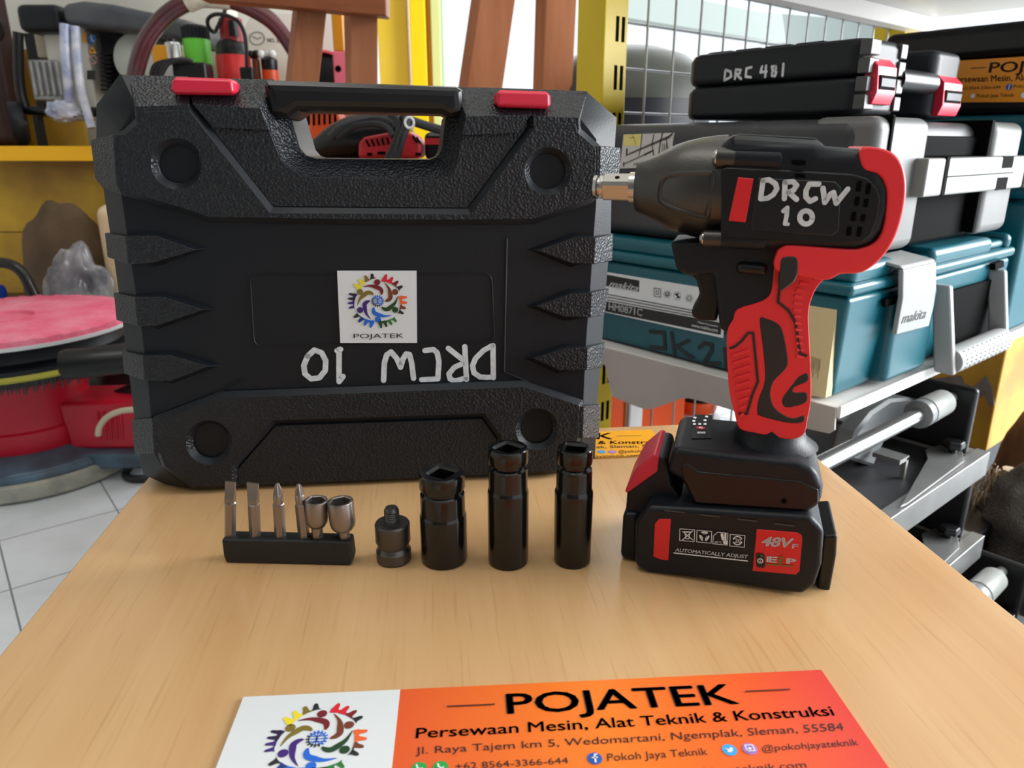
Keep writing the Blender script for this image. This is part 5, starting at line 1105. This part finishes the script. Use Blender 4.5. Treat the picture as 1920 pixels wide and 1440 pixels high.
# hose, cartons, pumps and bottles on the shelf
hos = mat('maroon_clear_hose', s2l(92, 36, 44), .2, var=.4, vscale=10, dirt=s2l(60, 34, 36), coat=.5)
h = thing('suction_hose', 'thick maroon hose arching above the large black case', 'hose', loc=(Q(400, 270, 2.06).x, 2.10, yt))
bm = BM(); hp_ = [Q(248, 262, 2.14), Q(250, 180, 2.12), Q(256, 130, 2.10), Q(272, 80, 2.10), Q(300, 40, 2.10), Q(335, 12, 2.10), Q(380, -4, 2.10), Q(430, 0, 2.12), Q(480, 20, 2.14), Q(522, 52, 2.16), Q(560, 110, 2.18), Q(585, 180, 2.20), Q(592, 262, 2.22)]
hp_[0].z = hp_[-1].z = yt + .0225; pth = smooth_path(hp_, 6)
tube(bm, [p - Vector(h.location) for p in pth], .0215, 18); obj('hose_tube', bm, hos, h)
bm = BM(); tube(bm, [p - Vector(h.location) for p in smooth_path([Q(352, 6, 2.10), Q(380, -4, 2.10), Q(430, 0, 2.12)], 6)], .0235, 18); obj('tape_wrap', bm, mat('pale_tape', s2l(196, 188, 170), .5, var=.3, vscale=60), h)['label'] = 'pale tape wrapped round the hose'
card = mat('white_carton', s2l(228, 222, 212), .6, var=.04, vscale=6)
bm = BM(); pbox(bm, 330, -60, 452, 262, 2.72, .1, yt); tag(obj('carton', bm, card, bevel=.003), 'white carton behind the green pump, no printing', 'box', 'white cartons on the yellow shelf')
c_ = thing('carton', 'white carton with faint round print, behind the brown wooden legs', 'box', loc=(Q(560, 262, 2.5).x, 2.5, yt), group='white cartons on the yellow shelf')
bm = BM(); q = [Q(474, 22, 2.5), Q(655, 26, 2.5), Q(655, 262, 2.5), Q(420, 262, 2.5), Q(425, 120, 2.5)]
for p in q: p.z = max(p.z, yt + .001)
q[2].z = q[3].z = yt + .001; prism_y(bm, q, 2.5, 2.7); bmesh.ops.translate(bm, verts=bm.verts, vec=-Vector(c_.location)); obj('carton_body', bm, card, c_, bevel=.003)
bm = BM(); fp = mat('faint_grey_print', s2l(150, 146, 142), .6); o0 = Vector(c_.location)
stroke(bm, [Q(482 + 14 * math.cos(R(t)), 72 + 12 * math.sin(R(t)), 2.499) - o0 for t in range(0, 360, 20)], .004, (0, -1, 0), closed=True); stroke(bm, [Q(474, 68, 2.499) - o0, Q(482, 73, 2.499) - o0, Q(490, 70, 2.499) - o0], .004, (0, -1, 0))
text(bm, 'NO. SNI', Q(501, 79, 2.499) - o0, Q(531, 80, 2.499) - o0, Q(501, 71, 2.499) - o0, bold=.02); obj('carton_print', bm, fp, c_, smooth=False, fix=False)
def stand(name, label, cat, px, Y, group=None):
    p = Q(px, 262, Y); return thing(name, label, cat, loc=(p.x, Y, yt), group=group)
def hz_(py, Y): return Q(960, py, Y).z - yt
def rpx(w, px, Y): return abs(Q(px + w / 2, 100, Y).x - Q(px, 100, Y).x)
Y = 2.3
t = stand('water_pump', 'green pump with ribbed black top between the hose and the red pump', 'pump', 390, Y); r = rpx(48, 390, Y)
bm = BM(); lathe(bm, [(r * .95, .0005), (r, .01), (r, hz_(76, Y)), (r * .97, hz_(73, Y))], 32); obj('pump_body', bm, mat('lime_green_plastic', s2l(104, 208, 60), .4), t, angle=40)
bm = BM(); lathe(bm, [(r * .95, hz_(74, Y)), (r * .95, hz_(56, Y)), (r * .85, hz_(48, Y)), (.004, hz_(46, Y))], 32)
for k in range(24): a = k / 24 * 6.283; tube(bm, [(r * .96 * math.cos(a), r * .96 * math.sin(a), hz_(74, Y)), (r * .96 * math.cos(a), r * .96 * math.sin(a), hz_(52, Y))], .0035, 6)
obj('ribbed_cap', bm, blk, t, angle=40)
Y = 2.22
t = stand('silver_canister', 'silver canister left of the green pump', 'canister', 346, Y); r = rpx(30, 346, Y); bm = BM(); lathe(bm, [(r, .0005), (r, hz_(84, Y)), (r * .9, hz_(80, Y)), (.003, hz_(80, Y))], 32); obj('canister_body', bm, silver, t, angle=30); bm = BM(); lathe(bm, [(r * .6, hz_(80, Y)), (r * .6, hz_(74, Y)), (.003, hz_(74, Y))], 24); obj('canister_cap', bm, blk_s, t)
t = stand('amber_box', 'amber box behind the hose, left of the silver canister', 'box', 305, 2.20); bm = BM(); a = Q(282, 84, 2.20) - Vector(t.location); b = Q(325, 84, 2.20) - Vector(t.location); box(bm, a.x, b.x, 0, .06, .0005, a.z); obj('box_body', bm, mat('amber_plastic', s2l(206, 140, 20), .5), t, bevel=.004)
bm = BM(); box(bm, a.x + .01, b.x - .01, -.003, .001, a.z * .3, a.z * .8); obj('box_label', bm, stick, t)
Y = 2.22 - .0
t = stand('charger', 'black charger wound with its black cord, behind the left red latch', 'charger', 340, 2.13); o0 = Vector(t.location)
bm = BM(); a, b = Q(320, 116, 2.13) - o0, Q(388, 150, 2.13) - o0; box(bm, a.x, b.x, 0, .06, .0005, a.z); obj('charger_body', bm, blk_s, t, bevel=.008, seg=3)
bm = BM()
for k in range(4): tube(bm, smooth_path([Q(284 + k * 6, 142, 2.115 - k * .002) - o0, Q(292 + k * 8, 122 - k, 2.11) - o0, Q(325 + k * 6, 113 - k * .6, 2.115) - o0, Q(352 + k * 3, 116, 2.13) - o0], 5), .0062, 8)
obj('cord', bm, mat('black_cable', (.012, .012, .014), .45), t)
Y = 2.2
t = stand('submersible_pump', 'red pump with black collar and looped black cable', 'pump', 453, 2.27); o0 = Vector(t.location); Y = 2.27; r = rpx(62, 453, Y)
bm = BM(); lathe(bm, [(r * .94, .0005), (r, .008), (r, hz_(107, Y)), (r * .96, hz_(104, Y))], 36); obj('pump_body', bm, mat('pump_red', s2l(214, 38, 40), .35), t, angle=40)
bm = BM(); lathe(bm, [(r * .97, hz_(106, Y)), (r * .92, hz_(88, Y)), (r * .7, hz_(76, Y)), (r * .3, hz_(70, Y)), (.003, hz_(69, Y))], 36); obj('pump_collar', bm, blk_s, t, angle=40)
bm = BM(); q0 = Q(437, 80, Y + .0) - o0; q1 = Q(431, 34, Y) - o0; tube(bm, [q0, q0 + (q1 - q0) * .95, q1], [.032, .031, .026], 24); obj('motor_can', bm, mat('deep_red_plastic', s2l(150, 34, 40), .35), t, angle=40)
bm = BM(); tube(bm, [q0 + (q1 - q0) * .2 + Vector((.012, -.022, 0)), q1 + Vector((.012, -.020, -.01))], .014, 12); obj('motor_spine', bm, blk_s, t)
cab = mat('black_cable', (.012, .012, .014), .45)
bm = BM(); tube(bm, smooth_path([Q(p, q, y) - o0 for p, q, y in ((463, 128, 2.19), (462, 90, 2.18), (458, 62, 2.18), (446, 40, 2.18), (425, 29, 2.18), (403, 27, 2.19), (390, 36, 2.20), (391, 50, 2.22), (402, 60, 2.24), (412, 42, 2.24), (419, 28, 2.24), (424, 12, 2.24))], 5), .0052, 10); obj('cable', bm, cab, t)
bm = BM(); a, b = Q(450, 126, 2.18) - o0, Q(477, 150, 2.18) - o0; box(bm, a.x, b.x, -.10, -.07, b.z, a.z); obj('plug', bm, blk_s, t, bevel=.004)
for i, (px, y0, lab) in enumerate(((494, 98, 'small brown bottle right of the red pump'), (518, 106, 'small black bottle with orange foot beside the wooden leg'))):
    Y = 2.3; t = stand('spray_bottle', lab, 'bottle', px, Y); r = rpx(14 if i == 0 else 30, px, Y)
    bm = BM(); lathe(bm, [(r, .0005), (r, hz_(132, Y))], 24); obj('bottle_foot', bm, org if i else mat('brown_glass', s2l(120, 62, 30), .3), t)
    bm = BM(); lathe(bm, [(r * .95, hz_(132, Y)), (r, hz_(124, Y)), (r, hz_(112, Y)), (r * .5, hz_(106, Y))], 24); obj('bottle_body', bm, blk_s if i else mat('brown_glass', s2l(120, 62, 30), .3), t, angle=40)
    bm = BM(); lathe(bm, [(r * .5, hz_(107, Y)), (r * .5, hz_(100, Y)), (r * .3, hz_(97, Y))], 16); ball(bm, (r * .6, -.01, hz_(102, Y)), .011, .011, .011); ball(bm, (-r * .8, -.01, hz_(103, Y)), .011, .011, .011); obj('valve', bm, wht if i else blk_s, t)
t = stand('spirit_level', 'upright level with amber top and pink lower half between the wooden legs', 'level', 634, 2.32); o0 = Vector(t.location)
bm = BM(); a, b = Q(620, 20, 2.32) - o0, Q(646, 96, 2.32) - o0; box(bm, a.x, b.x, 0, .03, b.z, a.z); obj('upper_bar', bm, mat('amber_varnish', s2l(204, 132, 20), .3), t, bevel=.004)
bm = BM(); b = Q(650, 96, 2.32) - o0; a = Q(623, 96, 2.32) - o0; box(bm, a.x, b.x, -.005, .03, .0005, b.z); lo_ = obj('lower_bar', bm, mat('pink_plastic', s2l(226, 110, 130), .4), t, bevel=.005)
bm = BM(); c = Q(634, 129, 2.314) - o0; disc(bm, c, .009, (1, 0, 0), (0, 0, 1)); obj('hang_hole', bm, hole, lo_, smooth=False, fix=False)
t = stand('red_helmet', 'red rimmed black round tool standing left of the pink level', 'tool', 614, 2.40); o0 = Vector(t.location); c = Q(612, 150, 2.40) - o0; rr_ = abs(Q(612, 95, 2.40).z - o0.z - c.z)
bm = BM(); lathe(bm, [(rr_, -.03), (rr_, .02), (rr_ * .9, .03), (rr_ * .9, .0)], 40, Matrix.Translation((c.x, 0, max(c.z, rr_ + .0005))) @ Matrix.Rotation(R(90), 4, 'X')); obj('rim', bm, mat('rim_red', s2l(200, 30, 56), .4), t, angle=40)
bm = BM(); lathe(bm, [(rr_ * .9, -.02), (rr_ * .9, .01), (rr_ * .3, .02), (.003, .02)], 40, Matrix.Translation((c.x, 0, max(c.z, rr_ + .0005))) @ Matrix.Rotation(R(90), 4, 'X')); obj('disc', bm, blk_s, t, angle=40)
t.name = 'round_tool'
# ------------------------------------------------------------------ wooden trestles
wd_ = wood('reddish_brown_wood', s2l(186, 124, 88), s2l(156, 98, 66), axis=2, scale=14, rough=.45, spec=.3, stretch=.12)
def wleg(bm, tops, bots, Y, side=.022, zt=1.3):
    """tops / bots: px of (rear-left, front-left, front-right) edges at two heights"""
    ring = []
    for z in (zt, 0.0):
        q = []
        for (a, b), y in zip(zip(tops, bots), (Y + side, Y, Y)):
            A, B = Q(*a, y), Q(*b, y); k = (z - A.z) / (B.z - A.z); q.append(A + (B - A) * k)
        q.append(q[2] + (q[0] - q[1])); ring.append(q)
    loft(bm, *ring)
def trestle(name, label, legs, Y, rails):
    t = thing(name, label, 'trestle', loc=(legs[0][2], Y, 0)); o0 = Vector(t.location)
    for tp, bt_, _ in legs:
        bm = BM(); wleg(bm, tp, bt_, Y); bmesh.ops.translate(bm, verts=bm.verts, vec=-o0); obj('leg', bm, wd_, t, bevel=.003)
    for r in rails:
        bm = BM(); q = [Q(*p, Y - .03) for p in r]; prism_y(bm, q, Y - .045, Y - .003); bmesh.ops.translate(bm, verts=bm.verts, vec=-o0); obj('rail', bm, wood_rail, t, bevel=.003)
wood_rail = wood('brown_wood_rail', s2l(158, 94, 58), s2l(124, 70, 42), axis=0, scale=14, rough=.45, spec=.3, stretch=.12)
trestle('wooden_trestle', 'brown wooden trestle with a top rail, left of the yellow door frame', [(((547, 22), (557, 22), (613, 25)), ((535, 145), (546, 145), (600, 145)), -.55), (((644, 32), (656, 32), (709, 35)), ((647, 152), (658, 152), (709, 152)), -.4)], 1.55, [[(370, -40), (726, -22), (727, 33), (500, 12), (380, 2)]])
trestle('wooden_trestle', 'brown wooden trestle with a slanting leg, right of the yellow door frame', [(((882, 0), (900, 0), (967, 0)), ((859, 158), (877, 158), (944, 158)), -.1), (((1003, 0), (1024, 0), (1082, 0)), ((998, 166), (1017, 166), (1074, 166)), .05)], 1.95, [[(880, -120), (1090, -120), (1090, -70), (880, -70)]])
# ------------------------------------------------------------------ yellow door frame in the back opening
dn = thing('door_1', 'yellow steel door frame in the bright back opening', 'door', loc=(0, 2.92, 0)); dn['kind'] = 'structure'
for x0, x1, m_, nm in ((708, 764, mat('pale_yellow_door', s2l(240, 204, 60), .4), 'leaf'), (772, 801, mat('signal_yellow_steel', s2l(246, 214, 10), .4), 'jamb'), (801, 811, mat('orange_yellow_steel', s2l(226, 160, 4), .4), 'stop_strip'), (811, 828, mat('pale_green_yellow', s2l(222, 226, 150), .4), 'jamb'), (828, 834, mat('pale_green_strip', s2l(180, 206, 190), .4), 'edge_strip')):
    bm = BM(); a, b = Q(x0, 150, 2.86), Q(x1, 150, 2.86); dp = {'leaf': .05, 'jamb': .0, 'stop_strip': .03, 'edge_strip': .02}[nm]; box(bm, a.x, b.x, 2.86 + dp - 2.92, 2.99 - 2.92, 0, 2.25); obj(nm, bm, m_, dn, bevel=.003)
# ------------------------------------------------------------------ tools on a crate behind the case, seen through its handle
GY = 1.12
zc0 = Q(690, 301, GY).z
cr = thing('wooden_crate', 'wooden crate under the grinder, hidden behind the large black case', 'crate', loc=(Q(690, 300, GY).x, GY, 0))
bm = BM(); box(bm, -.13, .10, -.05, .17, 0, zc0); obj('crate_body', bm, wd_, cr, bevel=.004)
gr = thing('angle_grinder', 'red and black grinder with its black cord, seen through the case handle', 'grinder', loc=(Q(690, 300, GY).x, GY, zc0)); o0 = Vector(gr.location)
gq = lambda a, b, y=GY: Q(a, b, y) - o0
bm = BM(); pth = [gq(566, 296), gq(600, 278), gq(640, 262), gq(690, 255), gq(735, 256)]; tube(bm, smooth_path([p + Vector((0, .02, 0)) for p in pth], 5), [.010 + .021 * min(1, k / 12) for k in range(21)], 24)
for v in bm.verts: v.co.z = max(v.co.z, .0005)
obj('grinder_body', bm, blk_s, gr)
bm = BM(); q = [gq(676, 297), gq(677, 266), gq(688, 257), gq(735, 248), gq(772, 247), gq(790, 262), gq(794, 276), gq(792, 297)]
for p in q: p.z = max(p.z, .0005)
prism_y(bm, q, -.022, .045); hd2 = obj('motor_head', bm, mat('grinder_red', s2l(196, 40, 48), .4), gr, bevel=.006, seg=3)
bm = BM()
for k in range(5): a = gq(686 + k * 10, 262 - k, GY - .0225); b = gq(693 + k * 9, 275 - k, GY - .0225); tube(bm, [a, b], .0014, 8)
for a, b, w in ((693, 289, 9), (715, 287, 14), (784, 289, 9)): p = gq(a, b, GY - .0225); box(bm, p.x - w * .0004, p.x + w * .0004, -.0232, -.02, p.z - .002, p.z + .002)
for k in range(2): tube(bm, [gq(774 + k * 7, 254 + k * 3, GY - .0225), gq(782 + k * 7, 268 + k * 2, GY - .0225)], .0014, 8)
obj('motor_vents', bm, hole, hd2)
bm = BM(); a, b = gq(796, 248), gq(860, 297); box(bm, a.x, b.x, -.01, .03, .0005, a.z); hh_ = obj('rear_handle', bm, blk_s, gr, bevel=.008, seg=3)
bm = BM(); a, b = gq(796, 259, GY - .012), gq(860, 271, GY - .012); box(bm, a.x, b.x, -.012, .0, b.z, a.z); obj('handle_band', bm, MATS['grinder_red'], hh_)
bm = BM()
for pts in ([(620, 258, -.03), (640, 240, -.035), (670, 228, -.035), (705, 222, -.035), (735, 228, -.04), (752, 245, -.045)], [(632, 255, -.03), (660, 236, -.035), (700, 230, -.035), (728, 238, -.04), (740, 255, -.045)], [(733, 212, -.04), (748, 232, -.045), (745, 262, -.05), (728, 300, -.05)], [(757, 214, -.045), (762, 232, -.05), (752, 262, -.055), (742, 300, -.05)], [(770, 226, -.04), (800, 236, -.03), (835, 246, -.02)], [(700, 218, -.03), (733, 222, -.035), (745, 240, -.045)]):
    tube(bm, smooth_path([gq(a, b, GY + y) for a, b, y in pts], 6), .0062, 10)
for v in bm.verts: v.co.z = max(v.co.z, .0005)
obj('cord', bm, cab, gr)
bm = BM(); p = gq(768, 230, GY - .058); tube(bm, [p + Vector((.006 * math.cos(R(t)), -.002, .007 * math.sin(R(t)))) for t in range(0, 360, 30)], .0018, 8, closed=True); obj('cord_tie', bm, wht, gr)
ot = thing('orange_tool', 'orange tool with slotted vents, seen at the left end of the case handle', 'tool', loc=(Q(590, 300, GY + .12).x, GY + .12, zc0)); o0 = Vector(ot.location)
oq = lambda a, b, y=GY + .12: Q(a, b, y) - o0
bm = BM(); q = [oq(556, 296), oq(558, 238), oq(580, 236), oq(580, 196), oq(630, 196), oq(637, 225), oq(636, 296)]
for p in q: p.z = max(p.z, .0005)
prism_y(bm, q, 0, .05); ob_ = obj('tool_body', bm, org, ot, bevel=.004)
bm = BM()
for k in range(5): tube(bm, [oq(588 + k * 10, 200, GY + .1195), oq(588.5 + k * 10, 235 - k, GY + .1195)], .0018, 8)
obj('vents', bm, hole, ob_)
bm = BM(); a, b = oq(540, 190), oq(578, 238); box(bm, a.x, b.x, .005, .05, b.z, a.z); obj('switch_box', bm, blk_s, ot, bevel=.003)
# ------------------------------------------------------------------ floor polisher
pol_front = at_z(82, 938, 0); rB = .228; dv = Vector((pol_front.x, pol_front.y, 0)).normalized(); pc = pol_front + dv * rB
po_ = thing('floor_polisher', 'red floor polisher with a pink pad and brush stacked on its motor', 'floor polisher', loc=(pc.x, pc.y, 0))
def fz(py, r): return max(hit(70, py, pc - dv * r, dv).z, .0)
cpol = mat('dirty_cream_bumper', s2l(196, 194, 178), .5, var=.4, vscale=14, dirt=s2l(140, 142, 132)); blu = mat('blue_grey_deck', s2l(92, 124, 148), .4, var=.5, vscale=9, dirt=s2l(60, 72, 84))
z1 = fz(905, rB)
bm = BM(); lathe(bm, [(rB * .96, .0005), (rB, .008), (rB, z1 * .9), (rB * .97, z1)], 64); obj('bumper', bm, cpol, po_, angle=35)
rm = .140; zm0 = fz(848, rm); zm1 = fz(808, rm); zm2 = fz(700, rm)
bm = BM(); lathe(bm, [(rB * .97, z1 - .002), (rB * .955, z1 + .012), (rB * .93, z1 + .016), (rB * .88, (z1 + zm0) * .52), (rm * 1.12, zm0 - .004), (rm, zm0)], 64)
a = Vector((.20, .03, 0)); box(bm, .05, .30, -.10, .10, .03, zm0 - .01); obj('deck', bm, blu, po_, bevel=.012, seg=3)
redp = mat('polisher_red', s2l(200, 22, 50), .32)
bm = BM(); lathe(bm, [(rm * 1.0, zm0 - .002), (rm * 1.02, zm0 + .01), (rm * 1.02, zm1 - .004), (rm * .97, zm1), (rm * .95, (zm1 + zm2) * .5), (rm * .96, (zm1 + zm2) * .5 + .003), (rm * .96, zm2 - .004), (rm * .9, zm2)], 64); obj('motor', bm, redp, po_, angle=30)
zht = hit(210, 756, pc - Vector((0, .06, 0)), Vector((0, 1, 0))).z
bm = BM(); loft(bm, [(.13, -.07, zm0 - .012), (.33, -.07, zm0 - .012), (.33, .08, zm0 - .012), (.13, .08, zm0 - .012)], [(.11, -.06, zht), (.30, -.06, zht + .006), (.30, .07, zht + .006), (.11, .07, zht)])
sg_ = obj('switch_housing', bm, redp, po_, bevel=.01, seg=3)
bm = BM()
for k in range(5): tube(bm, [(.20 + k * .012, -.069, zm0 + .012), (.202 + k * .012, -.064, zht - .018)], .0025, 6)
obj('housing_ribs', bm, redp, sg_)
bm = BM(); tube(bm, smooth_path([hit(a, b, pc - Vector((0, .09, 0)), Vector((0, 1, 0))) - pc for a, b in ((184, 816), (187, 800), (200, 783), (222, 772), (250, 768), (290, 768))], 6), .0065, 12); obj('cable', bm, mat('cream_cable', s2l(216, 204, 176), .5), po_)['label'] = 'cream cable'
rb = .240; zb_ = fz(712, rb); ztp = fz(692, rb)
bm = BM(); random.seed(11)
for k in range(260):
    a = 2 * math.pi * k / 260; r0 = rb * (.90 + .08 * random.random()); r1 = r0 * random.uniform(.93, 1.02); zz = fz(738, rb * .95) + random.uniform(0, .008)
    tube(bm, [(r0 * math.cos(a), r0 * math.sin(a), zb_), (r1 * math.cos(a + random.uniform(-.02, .02)), r1 * math.sin(a), zz)], [.0026, .0012], 5)
lathe(bm, [(rb * .80, zb_), (rb * .78, fz(738, rb * .95) + .004)], 48, cap=False)
br_ = obj('brush_bristles', bm, mat('dark_bristle', (.03, .03, .032), .5), po_); br_['kind'] = 'stuff'
bm = BM(); lathe(bm, [(rb * .5, zb_ - .001), (rb, zb_ - .001), (rb * 1.01, zb_ + .003), (rb, zb_ + (ztp - zb_) * .55)], 64); obj('brush_ring', bm, mat('yellow_green_ring', s2l(172, 168, 60), .5), po_)
zpd = fz(657, .272); 
bm = BM(); lathe(bm, [(rb, zb_ + (ztp - zb_) * .5), (rb * 1.0, ztp), (rb * .93, ztp + .004), (rb * .95, ztp + .012), (rb * .90, zpd - .002)], 64); obj('pad_holder', bm, blk, po_, angle=30)
rp_ = .256
bm = BM(); lathe(bm, [(rp_ * .98, zpd - .002), (rp_, zpd), (rp_, zpd + .007)], 80); obj('pad_backing', bm, stick, po_)
bm = BM(); random.seed(5); zt_ = zpd + .022; rings = lathe(bm, [(rp_ * .99, zpd + .006), (rp_ * .985, zt_ - .004), (rp_ * .95, zt_), (rp_ * .22, zt_ + .001), (rp_ * .21, zt_ - .006), (.003, zt_ - .006)], 160)
for rg in rings[:3]:
    for v in rg: v.co.x *= 1 + random.uniform(-.008, .008); v.co.y *= 1 + random.uniform(-.008, .008); v.co.z += random.uniform(-.0015, .0015)
obj('pad', bm, mat('pink_fibre_pad', s2l(232, 96, 128), .9, var=.3, vscale=12, dirt=s2l(240, 140, 160), bump=1.0, bscale=90), po_, angle=50)['label'] = 'round pink pad'
bm = BM(); hz0 = hit(110, 685, Vector((0, pc.y - .245, 0)), Vector((0, 1, 0))); hz1 = hit(250, 672, Vector((0, pc.y - .20, 0)), Vector((0, 1, 0))); hz2 = hit(330, 664, Vector((0, pc.y - .15, 0)), Vector((0, 1, 0)))
pp_ = [hz0 + (hz1 - hz0) * k for k in (0, .04, .12, .5, 1)] + [hz2]; tube(bm, [p - pc for p in pp_], [.016, .026, .029, .028, .027, .027], 20); tube(bm, [hz2 - pc, hz2 - pc + Vector((.06, .10, -.02)), Vector((.20, .02, zm1 + .03))], .018, 12); hg = obj('handle', bm, blk_s, po_)
bm = BM(); a = hit(168, 655, Vector((0, pc.y - .235, 0)), Vector((0, 1, 0))) - pc; b = hit(260, 646, Vector((0, pc.y - .20, 0)), Vector((0, 1, 0))) - pc; d_ = Vector((0, .03, 0)); loft(bm, [a, b, b + d_, a + d_], [a - Vector((0, 0, .022)), b - Vector((0, 0, .022)), b + d_ - Vector((0, 0, .022)), a + d_ - Vector((0, 0, .022))]); obj('handle_lever', bm, blk, hg, bevel=.003)
bm = BM(); tube(bm, smooth_path([at_z(290, 846, .06), at_z(258, 862, .04), at_z(236, 886, .012), at_z(242, 896, .009), at_z(262, 898, .009), at_z(300, 893, .009), at_z(380, 880, .009)], 6), .0085, 12); tag(obj('floor_cable', bm, cab), 'black cable looping on the white tiles behind the left table corner', 'cable')
# ------------------------------------------------------------------ other things on the floor at the left
Y = 1.98; t = thing('jerrycan', 'cream plastic jerrycan standing on the floor just left of the large case', 'jerrycan', loc=(Q(225, 480, Y).x, Y, 0)); o0 = Vector(t.location)
a = Q(168, 376, Y) - o0; bm = BM(); box(bm, a.x, a.x + .30, 0, .17, .0005, a.z - .012); obj('can_body', bm, mat('cream_hdpe', s2l(226, 206, 164), .45, var=.08, vscale=5), t, bevel=.03, seg=5)
bm = BM(); lathe(bm, [(.03, a.z - .02), (.03, a.z + .012), (.026, a.z + .016)], 24, Matrix.Translation((a.x + .24, .08, 0))); obj('can_cap', bm, wht, t)
Y = 2.2
c = Q(115, 480, Y - .08); bagm = mat('brown_bag_cloth', s2l(104, 82, 58), .8, var=.4, vscale=8, bump=.4, bscale=40)
bm = BM(); ball(bm, (c.x + .02, 2.12, .27), .14, .10, .27, 40, 28, .16, 8); 
for v in bm.verts: v.co.z = max(v.co.z, .0005)
tag(obj('brown_bag', bm, bagm, angle=80), 'tall crumpled brown bag against the yellow panel', 'bag')
clear = mat('clear_wrap', (.55, .57, .62), .15, var=.5, vscale=14, dirt=(.06, .06, .09), bump=1.0, bscale=26, spec=.8, alpha=.5)
c = Q(150, 500, 1.96); bm = BM(); ball(bm, (c.x - .02, 1.97, .22), .10, .07, .22, 64, 48, .2, 10)
for v in bm.verts: v.co.z = max(v.co.z, .0005)
tag(obj('plastic_bag', bm, clear, angle=80), 'clear crumpled plastic bag left of the cream jerrycan', 'bag')
Y = 1.86; t = thing('folding_frame', 'black tube frame with blue grip behind the pink pad', 'frame', loc=(Q(30, 540, Y).x, Y, 0)); o0 = Vector(t.location)
bm = BM(); pth = [Q(-60, 495, Y), Q(-10, 492, Y), Q(20, 496, Y), Q(42, 512, Y), Q(60, 545, Y), Q(76, 585, Y)]; e = pth[-1] + (pth[-1] - pth[-2]) * (pth[-1].z / (pth[-2].z - pth[-1].z)) * .97; tube(bm, [p - o0 for p in smooth_path(pth + [e], 6)], .013, 12)
for v in bm.verts: v.co.z = max(v.co.z, .0005)
obj('tube', bm, mat('black_gloss_tube', (.012, .012, .013), .2), t)
bm = BM(); a, b = Q(-60, 556, Y) - o0, Q(58, 585, Y) - o0; box(bm, a.x, b.x, .0, .06, b.z, a.z); obj('cross_tray', bm, blk_s, t, bevel=.008)
bm = BM(); c = Q(-4, 548, Y - .0) - o0; tube(bm, [c + Vector((-.05, 0, .0)), c + Vector((.012, 0, 0))], .02, 16); obj('grip', bm, mat('blue_plastic', s2l(30, 70, 180), .35), t, bevel=.004)['label'] = 'blue grip'
c = at_z(215, 760, .0); bm = BM(); ball(bm, (c.x + .16, 1.82, .09), .14, .08, .10, 32, 20, .15)
for v in bm.verts: v.co.z = max(v.co.z, .0005)
tag(obj('black_bag', bm, mat('black_bin_bag', (.012, .012, .014), .4, bump=.6, bscale=40), angle=80), 'black bag on the floor behind the polisher motor', 'bag')
